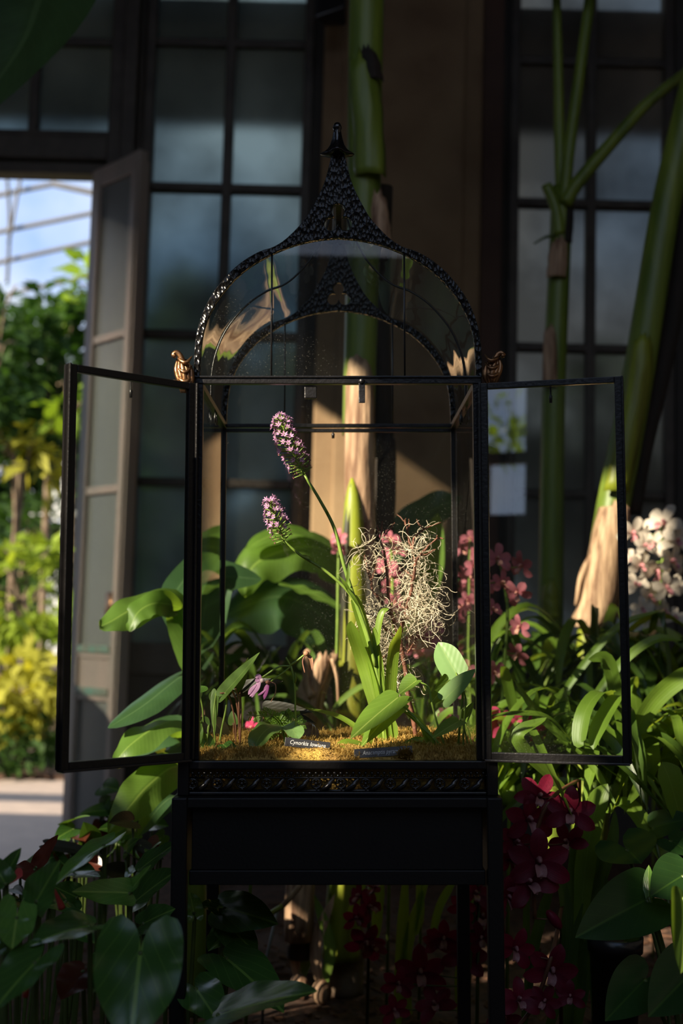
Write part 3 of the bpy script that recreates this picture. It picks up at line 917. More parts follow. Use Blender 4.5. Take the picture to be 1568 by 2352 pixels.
# gilded acanthus leaves on the front corners
for s, px in ((-1, 427), (1, 1127)):
    g = MB()
    zt = zf(818); zb = zf(905) if s < 0 else zf(890)
    Lh = zt - zb
    bx = P0(px, 860, YF).x
    for k in range(5):
        o_ = (k - 2) * 0.0048
        pts = [(bx + o_ * 0.5, YF - 0.010, zb), (bx + o_ * 1.1 - s * 0.001, YF - 0.017 + abs(o_) * 0.5, zb + Lh * 0.3), (bx + o_ * 1.3 + s * 0.003, YF - 0.016 + abs(o_) * 0.6, zb + Lh * 0.6), (bx + o_ * 0.7 + s * 0.007, YF - 0.012 + abs(o_) * 0.4, zb + Lh * 0.88)]
        c = catmull(pts, 10)
        g.tube(c, [0.0018 + 0.0036 * math.sin(PI * (0.1 + 0.85 * i / 10)) for i in range(11)], 7)
    for k in range(3):
        zz = zb + Lh * (0.2 + 0.25 * k)
        g.tube(catmull([(bx - s * 0.012, YF - 0.010, zz + 0.018), (bx - s * 0.003, YF - 0.021, zz + 0.004), (bx + s * 0.009, YF - 0.015, zz + 0.010), (bx + s * 0.014, YF - 0.008, zz + 0.02)], 10), [0.001 + 0.0032 * math.sin(PI * i / 10) for i in range(11)], 6)
    tip = [(bx + s * 0.004, YF - 0.012, zb + Lh * 0.78), (bx + s * 0.010, YF - 0.012, zb + Lh * 0.98), (bx + s * 0.016, YF - 0.013, zb + Lh * 1.05), (bx + s * 0.021, YF - 0.014, zb + Lh * 0.98), (bx + s * 0.017, YF - 0.015, zb + Lh * 0.93)]
    g.tube(catmull(tip, 12), [0.006 - 0.0025 * i / 12 for i in range(13)], 8)
    tag(build('acanthus_ornament', g, MT['bronze'], case), 'gilded leaf ornament', None)

# the two open doors
def door_leaf(hx, hy, ox, oy, zb, zt, inner, sw, top, bot, thick=0.011):
    h, o = V((hx, hy, 0)), V((ox, oy, 0))
    u = (o - h).normalized(); L = (o - h).length
    n = V((-u.y, u.x, 0))
    def rail(m, a0, a1, z0, z1, t=thick, off=0.0):
        c = h + u * ((a0 + a1) / 2) + n * off
        m.bar(V((c.x, c.y, z0)), V((c.x, c.y, z1)), a1 - a0, t, up=n)
    m = MB()
    rail(m, 0, sw, zb, zt); rail(m, L - sw, L, zb, zt)
    rail(m, sw, L - sw, zt - top, zt); rail(m, sw, L - sw, zb, zb + bot)
    for a in (0.0, L - 0.004):
        rail(m, a, a + 0.004, zb, zt, thick + 0.010)
    d = build('door', m, MT['iron'], case, smooth=False, bevel=0.0012)
    g = MB(); rail(g, sw, L - sw, zb + bot, zt - top, 0.002)
    build('glass_pane', g, MT['doorglass'] if inner < 0 else MT['doorglass_clear'], d, smooth=False)
    g = MB(); c = h + u * (L * 0.5) - n * (0.008 * inner); c.z = zt - top * 0.4
    g.tube([c, c + V((0, 0, -0.02)), c + V((0, 0, -0.022)), c + V((0, 0, -0.034))], [0.0016, 0.0016, 0.003, 0.0026], 8)
    g.ball(c, 0.003, 6, 5)
    build('latch_pin', g, MT['iron'], d)
    g = MB(); rail(g, sw * 0.3, L - sw * 0.2, zb - 0.003, zb + 0.001, thick + 0.012)
    build('drip_strip', g, MT['pewter'], d, smooth=False, bevel=0.001)
    return d
OLx, OLy = P0(143, 1300, 1.88).x, 1.88
ORx, ORy = P0(1441, 1300, 1.98).x, 1.98
zd0, zd1 = zf(1743), zf(884)
door_leaf(XC - HW + 0.003, YF - 0.008, OLx, OLy, zd0, zd1, 1, 0.0165, 0.0125, 0.0125)
door_leaf(XC + HW - 0.006, YF - 0.008, ORx, ORy, zd0, zd1, -1, 0.0150, 0.0105, 0.0125)

# moss bed in the tray
MZ = zf(1738)
mb = MB()
nx, ny = 64, 64
x0, x1, y0, y1 = XC - BH + 0.021, XC + BH - 0.021, by0 + 0.021, by1 - 0.021
def mossz(x, y):
    e = min((x - x0), (x1 - x), (y - y0), (y1 - y))
    return MZ + 0.004 + noise.noise(V((x * 11, y * 11, 1))) * 0.012 + noise.noise(V((x * 42, y * 42, 2))) * 0.005 - max(0, 0.012 - e) * 0.9
vs, fs = [], []
for i in range(nx + 1):
    for j in range(ny + 1):
        x = x0 + (x1 - x0) * i / nx; y = y0 + (y1 - y0) * j / ny
        vs.append((x, y, mossz(x, y)))
for i in range(nx):
    for j in range(ny):
        a = i * (ny + 1) + j
        fs.append((a, a + ny + 1, a + ny + 2, a + 1))
b = len(vs)
vs += [(x0, y0, zb0 + 0.004), (x1, y0, zb0 + 0.004), (x1, y1, zb0 + 0.004), (x0, y1, zb0 + 0.004)]
fs.append((b, b + 3, b + 2, b + 1))
edge = {(0, 1): [i * (ny + 1) for i in range(nx + 1)], (1, 2): [nx * (ny + 1) + j for j in range(ny + 1)], (2, 3): [i * (ny + 1) + ny for i in range(nx, -1, -1)], (3, 0): [j for j in range(ny, -1, -1)]}
for (c0, c1), ring in edge.items():
    fs.append(tuple([b + c0, b + c1] + ring[::-1]))
mb.add(vs, fs)
moss = rthing('moss_bed', 'golden brown dry moss filling the tray of the glass case', 'moss', (XC, 2.3, zb0))
moss['kind'] = 'stuff'
build('moss_cushion', mb, MT['moss'], moss)
mb = MB()
rr = random.Random(3)
LBX = [P(650, 1709, 2.085).x, P(760, 1709, 2.085).x, P(812, 1727, 2.072).x, P(948, 1727, 2.072).x]
for _ in range(17000):
    y = y0 + (y1 - y0) * rr.random() ** 1.5
    x = rr.uniform(x0 + .004, x1 - .004)
    if (LBX[0] < x < LBX[1] and y < 2.088) or (LBX[2] < x < LBX[3] and y < 2.08): short = .4
    else: short = 1
    z = mossz(x, y)
    a = rr.uniform(0, 2 * PI); h = short * rr.uniform(0.004, 0.011) * (1.5 if rr.random() < .12 else 1)
    d = V((math.cos(a), math.sin(a), 0)); w = rr.uniform(0.00035, 0.0009)
    s = V((-d.y, d.x, 0)) * w
    b0 = V((x, y, z - 0.002)); b1 = b0 + d * h * .5 + V((0, 0, h)); b2 = b1 + d * h * .7 + V((0, 0, -h * rr.uniform(-.3, .5)))
    mb.add([b0 - s, b0 + s, b1 + s, b1 - s, b2], [(0, 1, 2, 3), (3, 2, 4)])
build('moss_fronds', mb, MT['mossfrond'], moss, smooth=False)
# ------------------------------------------------------------------ things inside the case
def PP(px, py, Y): return P(px, py, Y)
def path(pts, Y, n=14):
    """pixel polyline (px,py[,Y]) -> smooth world points"""
    return catmull([P(p[0], p[1], p[2] if len(p) > 2 else Y) for p in pts], n)
def pxw(w, Y): return w * Y / F
CAMN = V((0, -1, 0.25))

# plant labels -------------------------------------------------------
def text_mesh(s, size, shear=0.28):
    cu = bpy.data.curves.new('lettering', 'FONT')
    cu.body = s; cu.size = size; cu.shear = shear; cu.align_x = 'CENTER'; cu.align_y = 'CENTER'; cu.extrude = 0.00015; cu.resolution_u = 3
    cu.space_character = 1.05
    tmp = bpy.data.objects.new('lettering', cu); COL.objects.link(tmp)
    bpy.context.view_layer.update()
    me = bpy.data.meshes.new_from_object(tmp.evaluated_get(bpy.context.evaluated_depsgraph_get()))
    bpy.data.objects.remove(tmp); bpy.data.curves.remove(cu)
    vs = [v.co.copy() for v in me.vertices]; fs = [tuple(p.vertices) for p in me.polygons]
    bpy.data.meshes.remove(me)
    return vs, fs
def plant_label(text, px, py, Y, wpx, hpx, ang, label, dx=0.0):
    c = P(px, py, Y)
    o = thing('plant_label', label, 'label', (c.x, c.y, c.z - 0.03), 'engraved plant labels in the moss')
    w, h = pxw(wpx, Y), pxw(hpx, Y)
    mw = M.Translation(c) @ M.Rotation(-ang, 4, 'Y') @ M.Rotation(math.radians(72), 4, 'X')
    mb = MB(); b = MB(); b.box((-w / 2, -h / 2, -0.0012), (w / 2, h / 2, 0))
    mb.add([mw @ q for q in b.v], b.f)
    build('plate', mb, MT['labelblack'], o, smooth=False, bevel=0.0004)
    vs, fs = text_mesh(text, h * 0.66)
    xs = [q.x for q in vs]; k = min(1.0, w * 0.78 / (max(xs) - min(xs)))
    mb = MB(); mb.add([mw @ V((q.x * k + dx * w, q.y, q.z + 0.0003)) for q in vs], fs)
    build('lettering', mb, MT['labelwhite'], o, smooth=False)
    mb = MB(); mb.bar(c + V((0, 0.002, -0.001)), c + V((0, 0.006, -0.035)), 0.004, 0.0015)
    build('stake', mb, MT['labelblack'], o, smooth=False)
plant_label('Cynorkis lowiana', 706, 1709, 2.085, 103, 20, math.radians(-5.0), 'small black plant label tilted in the moss, reading Cynorkis lowiana')
plant_label('Anacamptis pyramidalis', 880, 1727, 2.072, 132, 21, math.radians(5.0), 'longer black plant label at the front rail, reading Anacamptis pyramidalis', 0.03)
# loose moss creeping over the end of the label
m2 = MB(); rr = random.Random(21)
for _ in range(420):
    c = P(930 + rr.gauss(0, 7), 1734 + rr.gauss(0, 6), 2.066)
    d = V((rr.uniform(-1, 1), rr.uniform(-1, 0.4), rr.uniform(-.2, 1))).normalized()
    s = d.cross(V((0, 0, 1))).normalized() * 0.0011
    h = rr.uniform(.004, .009)
    m2.add([c - s, c + s, c + d * h + s, c + d * h - s], [(0, 1, 2, 3)])
o = thing('moss_tuft', 'tuft of brown moss overlapping the right end of the longer label', 'moss tuft', P(918, 1745, 2.068), kind='stuff')
build('moss_fronds', m2, MT['mossfrond'], o, smooth=False)
# clay disc with wire
c = P(713, 1684, 2.32)
o = thing('clay_tag', 'round brown clay disc on a wire behind the small label', 'tag', c + V((0, 0, -0.02)))
mb = MB(); r = pxw(19, 2.32)
mb.lathe((0, 0, 0), [(r * .96, -0.003), (r, -0.002), (r, 0.002), (r * .96, 0.003)], 24)
q = M.Translation(c) @ M.Rotation(math.radians(80), 4, 'X')
mb.v = [q @ v for v in mb.v]
build('disc', mb, MT['clay'], o, smooth=False)
mb = MB(); mb.tube(path([(713, 1660, 2.31), (718, 1666, 2.305), (716, 1680, 2.305), (716, 1705, 2.31)], 2.31), 0.0012, 6); mb.tube(path([(713, 1660, 2.31), (724, 1672, 2.305), (724, 1704, 2.31)], 2.31), 0.0010, 6)
build('wire', mb, MT['wire'], o)

# pyramid orchid ------------------------------------------------------
YO = 2.24
o = thing('pyramidal_orchid', 'tall green orchid with two violet flower spikes leaning left', 'orchid', P(884, 1738, YO))
orchid = o
S1 = [(888, 1735), (878, 1640), (868, 1560), (845, 1470), (815, 1380), (790, 1300), (768, 1215), (735, 1150), (698, 1090)]
S2 = [(862, 1530, 2.235), (838, 1440, 2.23), (806, 1368, 2.225), (752, 1315, 2.22), (690, 1275, 2.215), (652, 1243, 2.21)]
T1 = [(698, 1090), (668, 1030), (640, 955)]
T2 = [(652, 1243, 2.21), (636, 1200, 2.21), (618, 1150, 2.21)]
mb = MB(); pts = path(S1, YO, 40); mb.tube(pts, [0.0052 - 0.0026 * i / 40 for i in range(41)], 8)
for k in (12, 20, 26, 32):
    mb.tube([pts[k - 1], pts[k], pts[k + 1]], [0.003, 0.0058 - 0.0001 * k * .9, 0.003], 8)
build('stem', mb, MT['stemgreen'], o)
mb = MB(); pts = path(S2, YO, 30); mb.tube(pts, [0.0036 - 0.0014 * i / 30 for i in range(31)], 8)
build('stem', mb, MT['stemgreen'], o)
for a, b_, w in (((806, 1368, 2.222), (778, 1322, 2.21), 9), ((795, 1345, 2.23), (800, 1292, 2.23), 8), ((690, 1275, 2.212), (718, 1285, 2.21), 7), ((825, 1395, 2.225), (790, 1345, 2.215), 8), ((752, 1185, 2.235), (742, 1165, 2.23), 6)):
    A, B = P(*a), P(*b_)
    mb = MB(); ribbon(mb, [A, A.lerp(B, .5) + V((.002, -.003, 0)), B], pxw(w, YO), CAMN, pr_lance, 8, 1, 0.4)
    build('bract', mb, MT['strap'], o)
def strapset(parent, specs, Y, mat, fold=0.25, name='leaf'):
    for s in specs:
        pts, w = s[0], s[1]
        nrm = s[2] if len(s) > 2 else CAMN
        mb = MB()
        ribbon(mb, [P(p[0], p[1], p[2] if len(p) > 2 else Y) for p in pts], pxw(w, Y), nrm, pr_strap, 20, 2, fold)
        build(name, mb, mat, parent)
strapset(o, [
    ([(884, 1720), (858, 1600), (832, 1510), (812, 1450, 2.2), (806, 1426, 2.185)], 36, V((-.5, -1, .1))),
    ([(884, 1715), (872, 1590), (846, 1480), (818, 1385), (808, 1370)], 26),
    ([(888, 1720), (893, 1610), (903, 1490), (920, 1436, 2.2)], 30, V((.5, -1, .2))),
    ([(884, 1690), (866, 1570), (866, 1470), (876, 1410), (893, 1398)], 17, V((-.6, -1, 0))),
    ([(880, 1640), (874, 1540), (862, 1470), (858, 1440)], 15),
    ([(878, 1738, 2.2), (838, 1715, 2.18), (800, 1705, 2.17), (770, 1712, 2.16)], 24, V((0, -.4, 1))),
    ([(874, 1735, 2.22), (838, 1690, 2.22), (780, 1648, 2.24), (698, 1625, 2.26)], 17, V((0, -.6, 1))),
    ([(870, 1742, 2.16), (835, 1732, 2.14), (800, 1722, 2.12), (780, 1713, 2.12)], 15, V((0, -.4, 1))),
    ([(896, 1735), (886, 1690), (880, 1640), (878, 1600)], 30),
    ([(900, 1738), (903, 1690), (898, 1640)], 22)], YO, MT['orchidleaf'])
# floret meshes
fm = MB()
for k, (a, L, w) in enumerate(((90, .0095, .0038), (150, .009, .0038), (30, .009, .0038), (225, .010, .004), (315, .010, .004), (270, .010, .0045))):
    g = math.radians(a); d = V((math.cos(g), math.sin(g), 0))
    ribbon(fm, [V((0, 0, 0)), d * L * .5 + V((0, 0, .0025)), d * L + V((0, 0, .0045))], w, V((0, 0, 1)), pr_petal, 4, 1, -0.2)
FLO = build('floret', fm, MT['violet'], None)
sm = MB(); sm.tube([V((0, 0, -.013)), V((0, 0, -.006)), V((0, 0, 0.001))], [0.0008, 0.0013, 0.001], 5)
FST = build('flower_stalk', sm, MT['stemgreen'], None)
wm = MB()
for k in range(5):
    g = k * 1.3; d = V((math.cos(g), math.sin(g), 0))
    ribbon(wm, [V((0, 0, 0)), d * .003 + V((0, 0, .003)), d * .002 + V((0, 0, .0065))], .0028, V((0, 0, 1)), pr_petal, 3, 1, .3)
FWI = build('withered_floret', wm, pmat('faded floret', (0.28, 0.07, 0.13), 0.7, col2=(0.3, 0.14, 0.08), scale=90), None)
first = [True, True, True]
def spike(T, Y, n, rad, seed, dry):
    rr = random.Random(seed)
    ax = path(T, Y, 24)
    sp = bpy.data.objects.new('flower_spike', None)
    mb = MB(); mb.tube(ax, [0.0022 - 0.0012 * i / 24 for i in range(25)], 6)
    sp = build('flower_spike', mb, MT['stemgreen'], orchid)
    for i in range(n):
        t = (i + .5) / n
        k = int(t * 23)
        p = ax[k].lerp(ax[k + 1], t * 23 - k)
        tg = (ax[min(k + 1, 24)] - ax[max(k - 1, 0)]).normalized()
        ang = i * 2.4 + rr.uniform(-.3, .3)
        a = tg.cross(V((0, 1, 0))).normalized(); b_ = tg.cross(a)
        out = (a * math.cos(ang) + b_ * math.sin(ang))
        d = (out + tg * (0.1 + 0.75 * t)).normalized()
        r_ = rad * (0.75 + .35 * math.sin(PI * min(1, t * 1.05))) * rr.uniform(.85, 1.12) * (0.85 if t > .9 else 1)
        rot = d.to_track_quat('Z', 'Y').to_matrix().to_4x4() @ M.Rotation(rr.uniform(0, 6), 4, 'Z')
        old = t < dry or rr.random() < 0.06 * (1 - t)
        k_ = (0.74 if t > .3 else .6) * rr.uniform(.85, 1.15)
        src = FWI if old else FLO
        mw = M.Translation(p + d * r_) @ rot @ M.Scale(k_, 4)
        mws = M.Translation(p + d * r_) @ rot @ M.Scale(r_ / .013, 4, V((0, 0, 1)))
        q = place('withered_floret' if old else 'floret', src.data, orchid, mw); q.parent = sp
        q = place('flower_stalk', FST.data, orchid, mws); q.parent = sp
spike(T1, YO, 84, 0.0235, 5, 0.16)
spike(T2, 2.21, 60, 0.0205, 9, 0.22)
for d_ in (FLO, FST, FWI):
    bpy.data.objects.remove(d_)

# creeping heart-leaf plant on the right ------------------------------
YR = 2.15
o = thing('trailing_heart_leaf_plant', 'trailing plant with glossy heart leaves at the right of the case', 'plant', P(1035, 1738, YR))
def hleaf(parent, mat, A, T, wpx, nrm, Y, name='leaf', **k):
    mb = MB()
    heart(mb, P(A[0], A[1], A[2] if len(A) > 2 else Y), P(T[0], T[1], T[2] if len(T) > 2 else Y), pxw(wpx, Y), V(nrm), **k)
    return build(name, mb, mat, parent, weld=True)
hleaf(o, MT['heartleaf'], (912, 1602, 2.16), (803, 1687, 2.07), 78, (-.35, -.8, .75), YR, lobe=.10, droop=.06, cup=.1, sharp=1.35)
hleaf(o, MT['heartleaf'], (912, 1622, 2.17), (826, 1703, 2.10), 64, (-.5, -.7, .2), YR, lobe=.10, droop=.1, cup=.1, sharp=1.3)
hleaf(o, MT['heartleaf'], (955, 1563, 2.14), (914, 1595, 2.13), 58, (-.8, -.6, .4), YR, lobe=.12, droop=.0, cup=.35)
hleaf(o, MT['palevar'], (1047, 1546, 2.20), (1006, 1474, 2.22), 66, (-.1, -1, .12), YR, lobe=.12, droop=.02, cup=.08, sharp=2.2)
hleaf(o, MT['palevar'], (1022, 1604, 2.15), (1091, 1535, 2.12), 50, (-.3, -.9, .55), YR, lobe=.14, droop=.04, cup=.12, sharp=1.35)
hleaf(o, MT['heartleaf'], (1029, 1563, 2.18), (988, 1620, 2.16), 42, (.5, -.8, .2), YR, lobe=.1, droop=.05, cup=.2, sharp=1.4)
hleaf(o, MT['heartleaf'], (1052, 1657, 2.13), (994, 1687, 2.08), 40, (-.2, -.75, .75), YR, lobe=.1, droop=.1, cup=.2, sharp=1.4)
hleaf(o, MT['heartleaf'], (1066, 1650, 2.2), (1084, 1612, 2.19), 34, (-.7, -.6, .2), YR, lobe=.1)
hleaf(o, MT['heartleaf'], (985, 1712, 2.15), (945, 1690, 2.12), 34, (0, -.3, 1), YR, lobe=.1)
hleaf(o, MT['arrowleaf'], (1018, 1745, 2.08), (985, 1742, 2.075), 34, (0, -.8, .5), YR, lobe=.2)
for pts, r in (([(1030, 1740), (1003, 1660), (990, 1610), (982, 1578), (956, 1563)], .0019), ([(1050, 1742), (1056, 1660), (1062, 1600), (1058, 1585)], .0022), ([(1062, 1740), (1066, 1650), (1068, 1600), (1047, 1546, 2.2)], .0016),
               ([(1030, 1745), (992, 1692), (945, 1640), (914, 1612)], .0022), ([(1036, 1745), (1000, 1700), (940, 1645), (912, 1622, 2.17)], .0020), ([(1078, 1740), (1072, 1700), (1060, 1650)], .0014), ([(1085, 1725, 2.2), (1078, 1690, 2.2), (1066, 1655, 2.2)], .0014)):
    mb = MB(); mb.tube(path(pts, YR, 18), r, 7); build('stem', mb, MT['stemgreen'], o)
strapset(o, [([(1030, 1738), (985, 1690), (955, 1650), (930, 1636)], 20, V((0, -.6, 1))), ([(992, 1736), (975, 1690), (962, 1662), (935, 1640)], 17, V((.6, -.6, .6))), ([(1028, 1742), (1000, 1715), (960, 1700), (915, 1716)], 22, V((0, -.5, 1))), ([(1012, 1742), (985, 1720), (950, 1716)], 18, V((0, -.5, 1)))], YR, MT['orchidleaf'])

# arrow-leaved plants on the left -------------------------------------
YA = 2.2
o = thing('arrowhead_plant', 'slender arrow-leaved plant on brown stems at the left of the case', 'plant', P(530, 1720, YA))
hleaf(o, MT['arrowleaf'], (516, 1590), (600, 1498, 2.16), 44, (-.6, -.8, .5), YA, lobe=.18, droop=-.03, cup=.3, sharp=1.0)
hleaf(o, MT['arrowleaf'], (540, 1578, 2.23), (574, 1516, 2.2), 36, (.6, -.8, .1), YA, lobe=.2, cup=.3, sharp=1.0)
hleaf(o, MT['darkleaf'], (551, 1584, 2.24), (646, 1562, 2.2), 44, (-.1, -.9, .5), YA, lobe=.22, droop=.05, cup=.1)
hleaf(o, MT['arrowleaf'], (503, 1592, 2.26), (488, 1610, 2.22), 44, (-.2, -.7, .7), YA, lobe=.3)
hleaf(o, MT['arrowleaf'], (496, 1592, 2.22), (484, 1690, 2.2), 30, (-.7, -.8, 0), YA, lobe=.12, sharp=1.0)
for pts, r, m in (([(517, 1590), (520, 1620), (508, 1680), (499, 1745)], .0020, 'stemgreen'), ([(505, 1592), (525, 1598), (540, 1660), (541, 1715)], .0015, 'stembrown'), ([(527, 1578), (541, 1605), (549, 1660), (551, 1715)], .0018, 'stembrown'), ([(540, 1578, 2.23), (548, 1610), (549, 1680), (553, 1715)], .0016, 'stembrown'), ([(551, 1584, 2.24), (553, 1640), (551, 1715)], .0017, 'stembrown'), ([(496, 1592, 2.22), (490, 1650), (496, 1725)], .0014, 'stemgreen')):
    mb = MB(); mb.tube(path(pts, YA, 14), r, 7); build('stem', mb, MT[m], o)
o = thing('dark_leaved_plant', 'low dark purple-leaved plant near the back of the case', 'plant', P(620, 1700, 2.34))
hleaf(o, MT['darkleaf'], (609, 1628), (716, 1634, 2.3), 44, (0, -.8, .6), 2.34, lobe=.1, droop=.02)
hleaf(o, MT['darkleaf'], (660, 1640, 2.36), (722, 1652, 2.3), 26, (0, -.6, .8), 2.34, lobe=.1)
hleaf(o, MT['darkleaf'], (590, 1690), (612, 1655), 26, (-.3, -.8, .4), 2.34, lobe=.1)
hleaf(o, MT['darkleaf'], (498, 1665), (528, 1700), 40, (-.3, -.8, .4), 2.34, lobe=.3)
hleaf(o, MT['arrowleaf'], (536, 1660), (532, 1632), 26, (-.3, -.8, .4), 2.34, lobe=.2)
for pts in ([(609, 1628), (604, 1660), (600, 1705)], [(660, 1640, 2.36), (640, 1670), (620, 1705)], [(536, 1660), (538, 1690), (545, 1710)]):
    mb = MB(); mb.tube(path(pts, 2.34, 10), .0014, 6); build('stem', mb, MT['stembrown'], o)
o = thing('rosette_plant', 'clump of small green leaves in the left front corner of the case', 'plant', P(465, 1735, 2.13))
for A, T, w, nr, m in (((462, 1660), (470, 1728), 40, (.2, -1, .1), 'arrowleaf'), ((452, 1700), (462, 1665), 34, (-.5, -.8, .3), 'arrowleaf'), ((455, 1735), (448, 1660), 26, (.6, -.8, .1), 'arrowleaf'), ((472, 1700), (492, 1732), 36, (.4, -.8, .4), 'anthuriumlight'), ((470, 1738), (456, 1708), 36, (-.1, -.9, .5), 'arrowleaf'), ((458, 1590), (452, 1575), 44, (0, -.9, .4), 'anthuriumlight'), ((478, 1676), (468, 1640), 24, (.2, -.9, .4), 'darkleaf')):
    hleaf(o, MT[m], A, T, w, nr, 2.13, lobe=.2, cup=.2)
for pts in ([(458, 1592), (466, 1640), (466, 1735)], [(462, 1660), (450, 1650), (456, 1735)], [(472, 1700), (480, 1665), (470, 1738)]):
    mb = MB(); mb.tube(path(pts, 2.13, 10), .0015, 6); build('stem', mb, MT['stemgreen'], o)
o = thing('broad_leaf_seedling', 'broad wavy light green leaf arching over moss beside the small label', 'plant', P(655, 1712, 2.16))
mb = MB(); ribbon(mb, [P(648, 1668, 2.2), P(618, 1672, 2.16), P(592, 1700, 2.13), P(584, 1738, 2.11)], pxw(56, 2.15), V((-.2, -.8, .8)), pr_lance, 16, 3, .12, wave=.0025); build('leaf', mb, MT['arrowleaf'], o)
mb = MB(); ribbon(mb, [P(648, 1668, 2.2), P(664, 1670, 2.18), P(676, 1682, 2.16), P(680, 1700, 2.15)], pxw(50, 2.15), V((.3, -.8, .8)), pr_banana, 12, 3, .12, wave=.002); build('leaf', mb, MT['palevar'], o)
mb = MB(); mb.tube(path([(648, 1668, 2.2), (652, 1690, 2.18), (655, 1715, 2.16)], 2.16), .002, 6); build('stem', mb, MT['stemgreen'], o)
o = thing('dark_seedling', 'single dark green leaf leaning on the moss at the front rail', 'plant', P(545, 1742, 2.1))
hleaf(o, MT['anthurium'], (514, 1710, 2.12), (556, 1752, 2.08), 40, (.3, -.8, .5), 2.1, lobe=.06, sharp=1.5)
mb = MB(); mb.tube(path([(514, 1710, 2.12), (508, 1722, 2.12), (500, 1745, 2.12)], 2.1), .0013, 6); build('stem', mb, MT['stemgreen'], o)

# small orchid with hanging violet flowers ----------------------------
YC = 2.18
o = thing('hanging_orchid', 'thin-stemmed orchid with hanging violet and withered flowers', 'orchid', P(680, 1705, YC))
for pts, r in (([(680, 1705), (678, 1640), (676, 1570), (668, 1530)], .0018), ([(668, 1530), (640, 1532), (602, 1556)], .0017), ([(668, 1530), (650, 1545), (622, 1565)], .0015), ([(668, 1527), (685, 1515), (700, 1503)], .0018), ([(668, 1530), (662, 1520), (656, 1510)], .0015)):
    mb = MB(); mb.tube(path(pts, YC, 12), r, 7); build('stem', mb, MT['stemgreen'], o)
mb = MB(); mb.tube(path([(676, 1570), (678, 1558), (677, 1545)], YC, 6), [.0014, .0022, .003, .003, .0026, .002, .0012], 7); build('bract', mb, MT['strap'], o)
def petals(name, specs, mat, Y):
    mb = MB()
    for pts, w in specs:
        ribbon(mb, [P(p[0], p[1], Y - .002) for p in pts], pxw(w, Y), V((-.3, -1, .3)), pr_petal, 8, 1, -.25)
    return build(name, mb, mat, o)
petals('flower', [([(600, 1557), (592, 1553), (586, 1557)], 12), ([(598, 1560), (590, 1562), (586, 1560)], 9), ([(597, 1562), (588, 1580), (573, 1600)], 14), ([(590, 1575), (582, 1588), (578, 1602)], 12), ([(588, 1572), (576, 1584), (570, 1596)], 9)], MT['violet'], YC)
mb = MB(); mb.ball(P(602, 1563, YC - .004), .0042, 8, 6, (1, .8, 1)); build('flower_bud', mb, pmat('pale bud', (.65, .5, .5), .5), o)
petals('flower', [([(616, 1568), (610, 1585), (606, 1607)], 12), ([(614, 1580), (600, 1592), (591, 1597)], 5)], pmat('deep violet petal', (.22, .03, .17), .5), YC)
mb = MB(); mb.ball(P(615, 1567, YC - .004), .0048, 8, 6, (1, .8, .8)); mb.tube(path([(620, 1566), (632, 1572), (632, 1592), (622, 1612)], YC, 12), [.0015 - .00006 * i for i in range(13)], 6); build('withered_flower', mb, MT['wither'], o)
mb = MB(); mb.ball(P(703, 1501, YC - .004), .0055, 8, 6, (1, .8, .9)); mb.tube(path([(700, 1504), (695, 1520), (700, 1545)], YC, 10), .0012, 6)
ribbon(mb, [P(704, 1502, YC), P(714, 1515, YC), P(716, 1540, YC)], pxw(9, YC), CAMN, pr_lance, 8, 1, .4); build('withered_flower', mb, MT['wither'], o)

# feathery fern --------------------------------------------------------
YFn = 2.26
o = thing('feathery_fern', 'small bright feathery fern behind the broad leaf', 'fern', P(650, 1700, YFn))
rr = random.Random(12)
for a, b_, c_ in (((655, 1695), (630, 1650), (566, 1642)), ((655, 1695), (640, 1655), (600, 1628)), ((660, 1695), (660, 1650), (655, 1632)), ((660, 1695), (672, 1655), (690, 1640)), ((662, 1695), (680, 1665), (700, 1662)), ((655, 1695), (625, 1668), (608, 1672)), ((656, 1695), (648, 1660), (625, 1645))):
    c = path([a, b_, c_], YFn + rr.uniform(-.03, .03), 12)
    mb = MB(); mb.tube(c, .0007, 5)
    for k in range(2, 12):
        tg = (c[k + 1] - c[k - 1]).normalized()
        for s in (-1, 1):
            side = tg.cross(V((0, -1, .3))).normalized() * s
            L = .015 * (1 - k / 13) + .004
            tip = c[k] + (side + tg * .5) * L + V((0, rr.uniform(-.004, .004), -.002))
            for q in range(4):
                f = (q + 1) / 4.4
                p = c[k].lerp(tip, f)
                for s2 in (-1, 1):
                    d = ((tip - c[k]).normalized() + tg * s2 * .9 + V((0, rr.uniform(-.5, .5), 0))).normalized()
                    ribbon(mb, [p, p + d * .0045], .0024, V((0, -1, .4)), pr_lance, 2, 1, .1)
    build('frond', mb, MT['fern'], o, smooth=False)

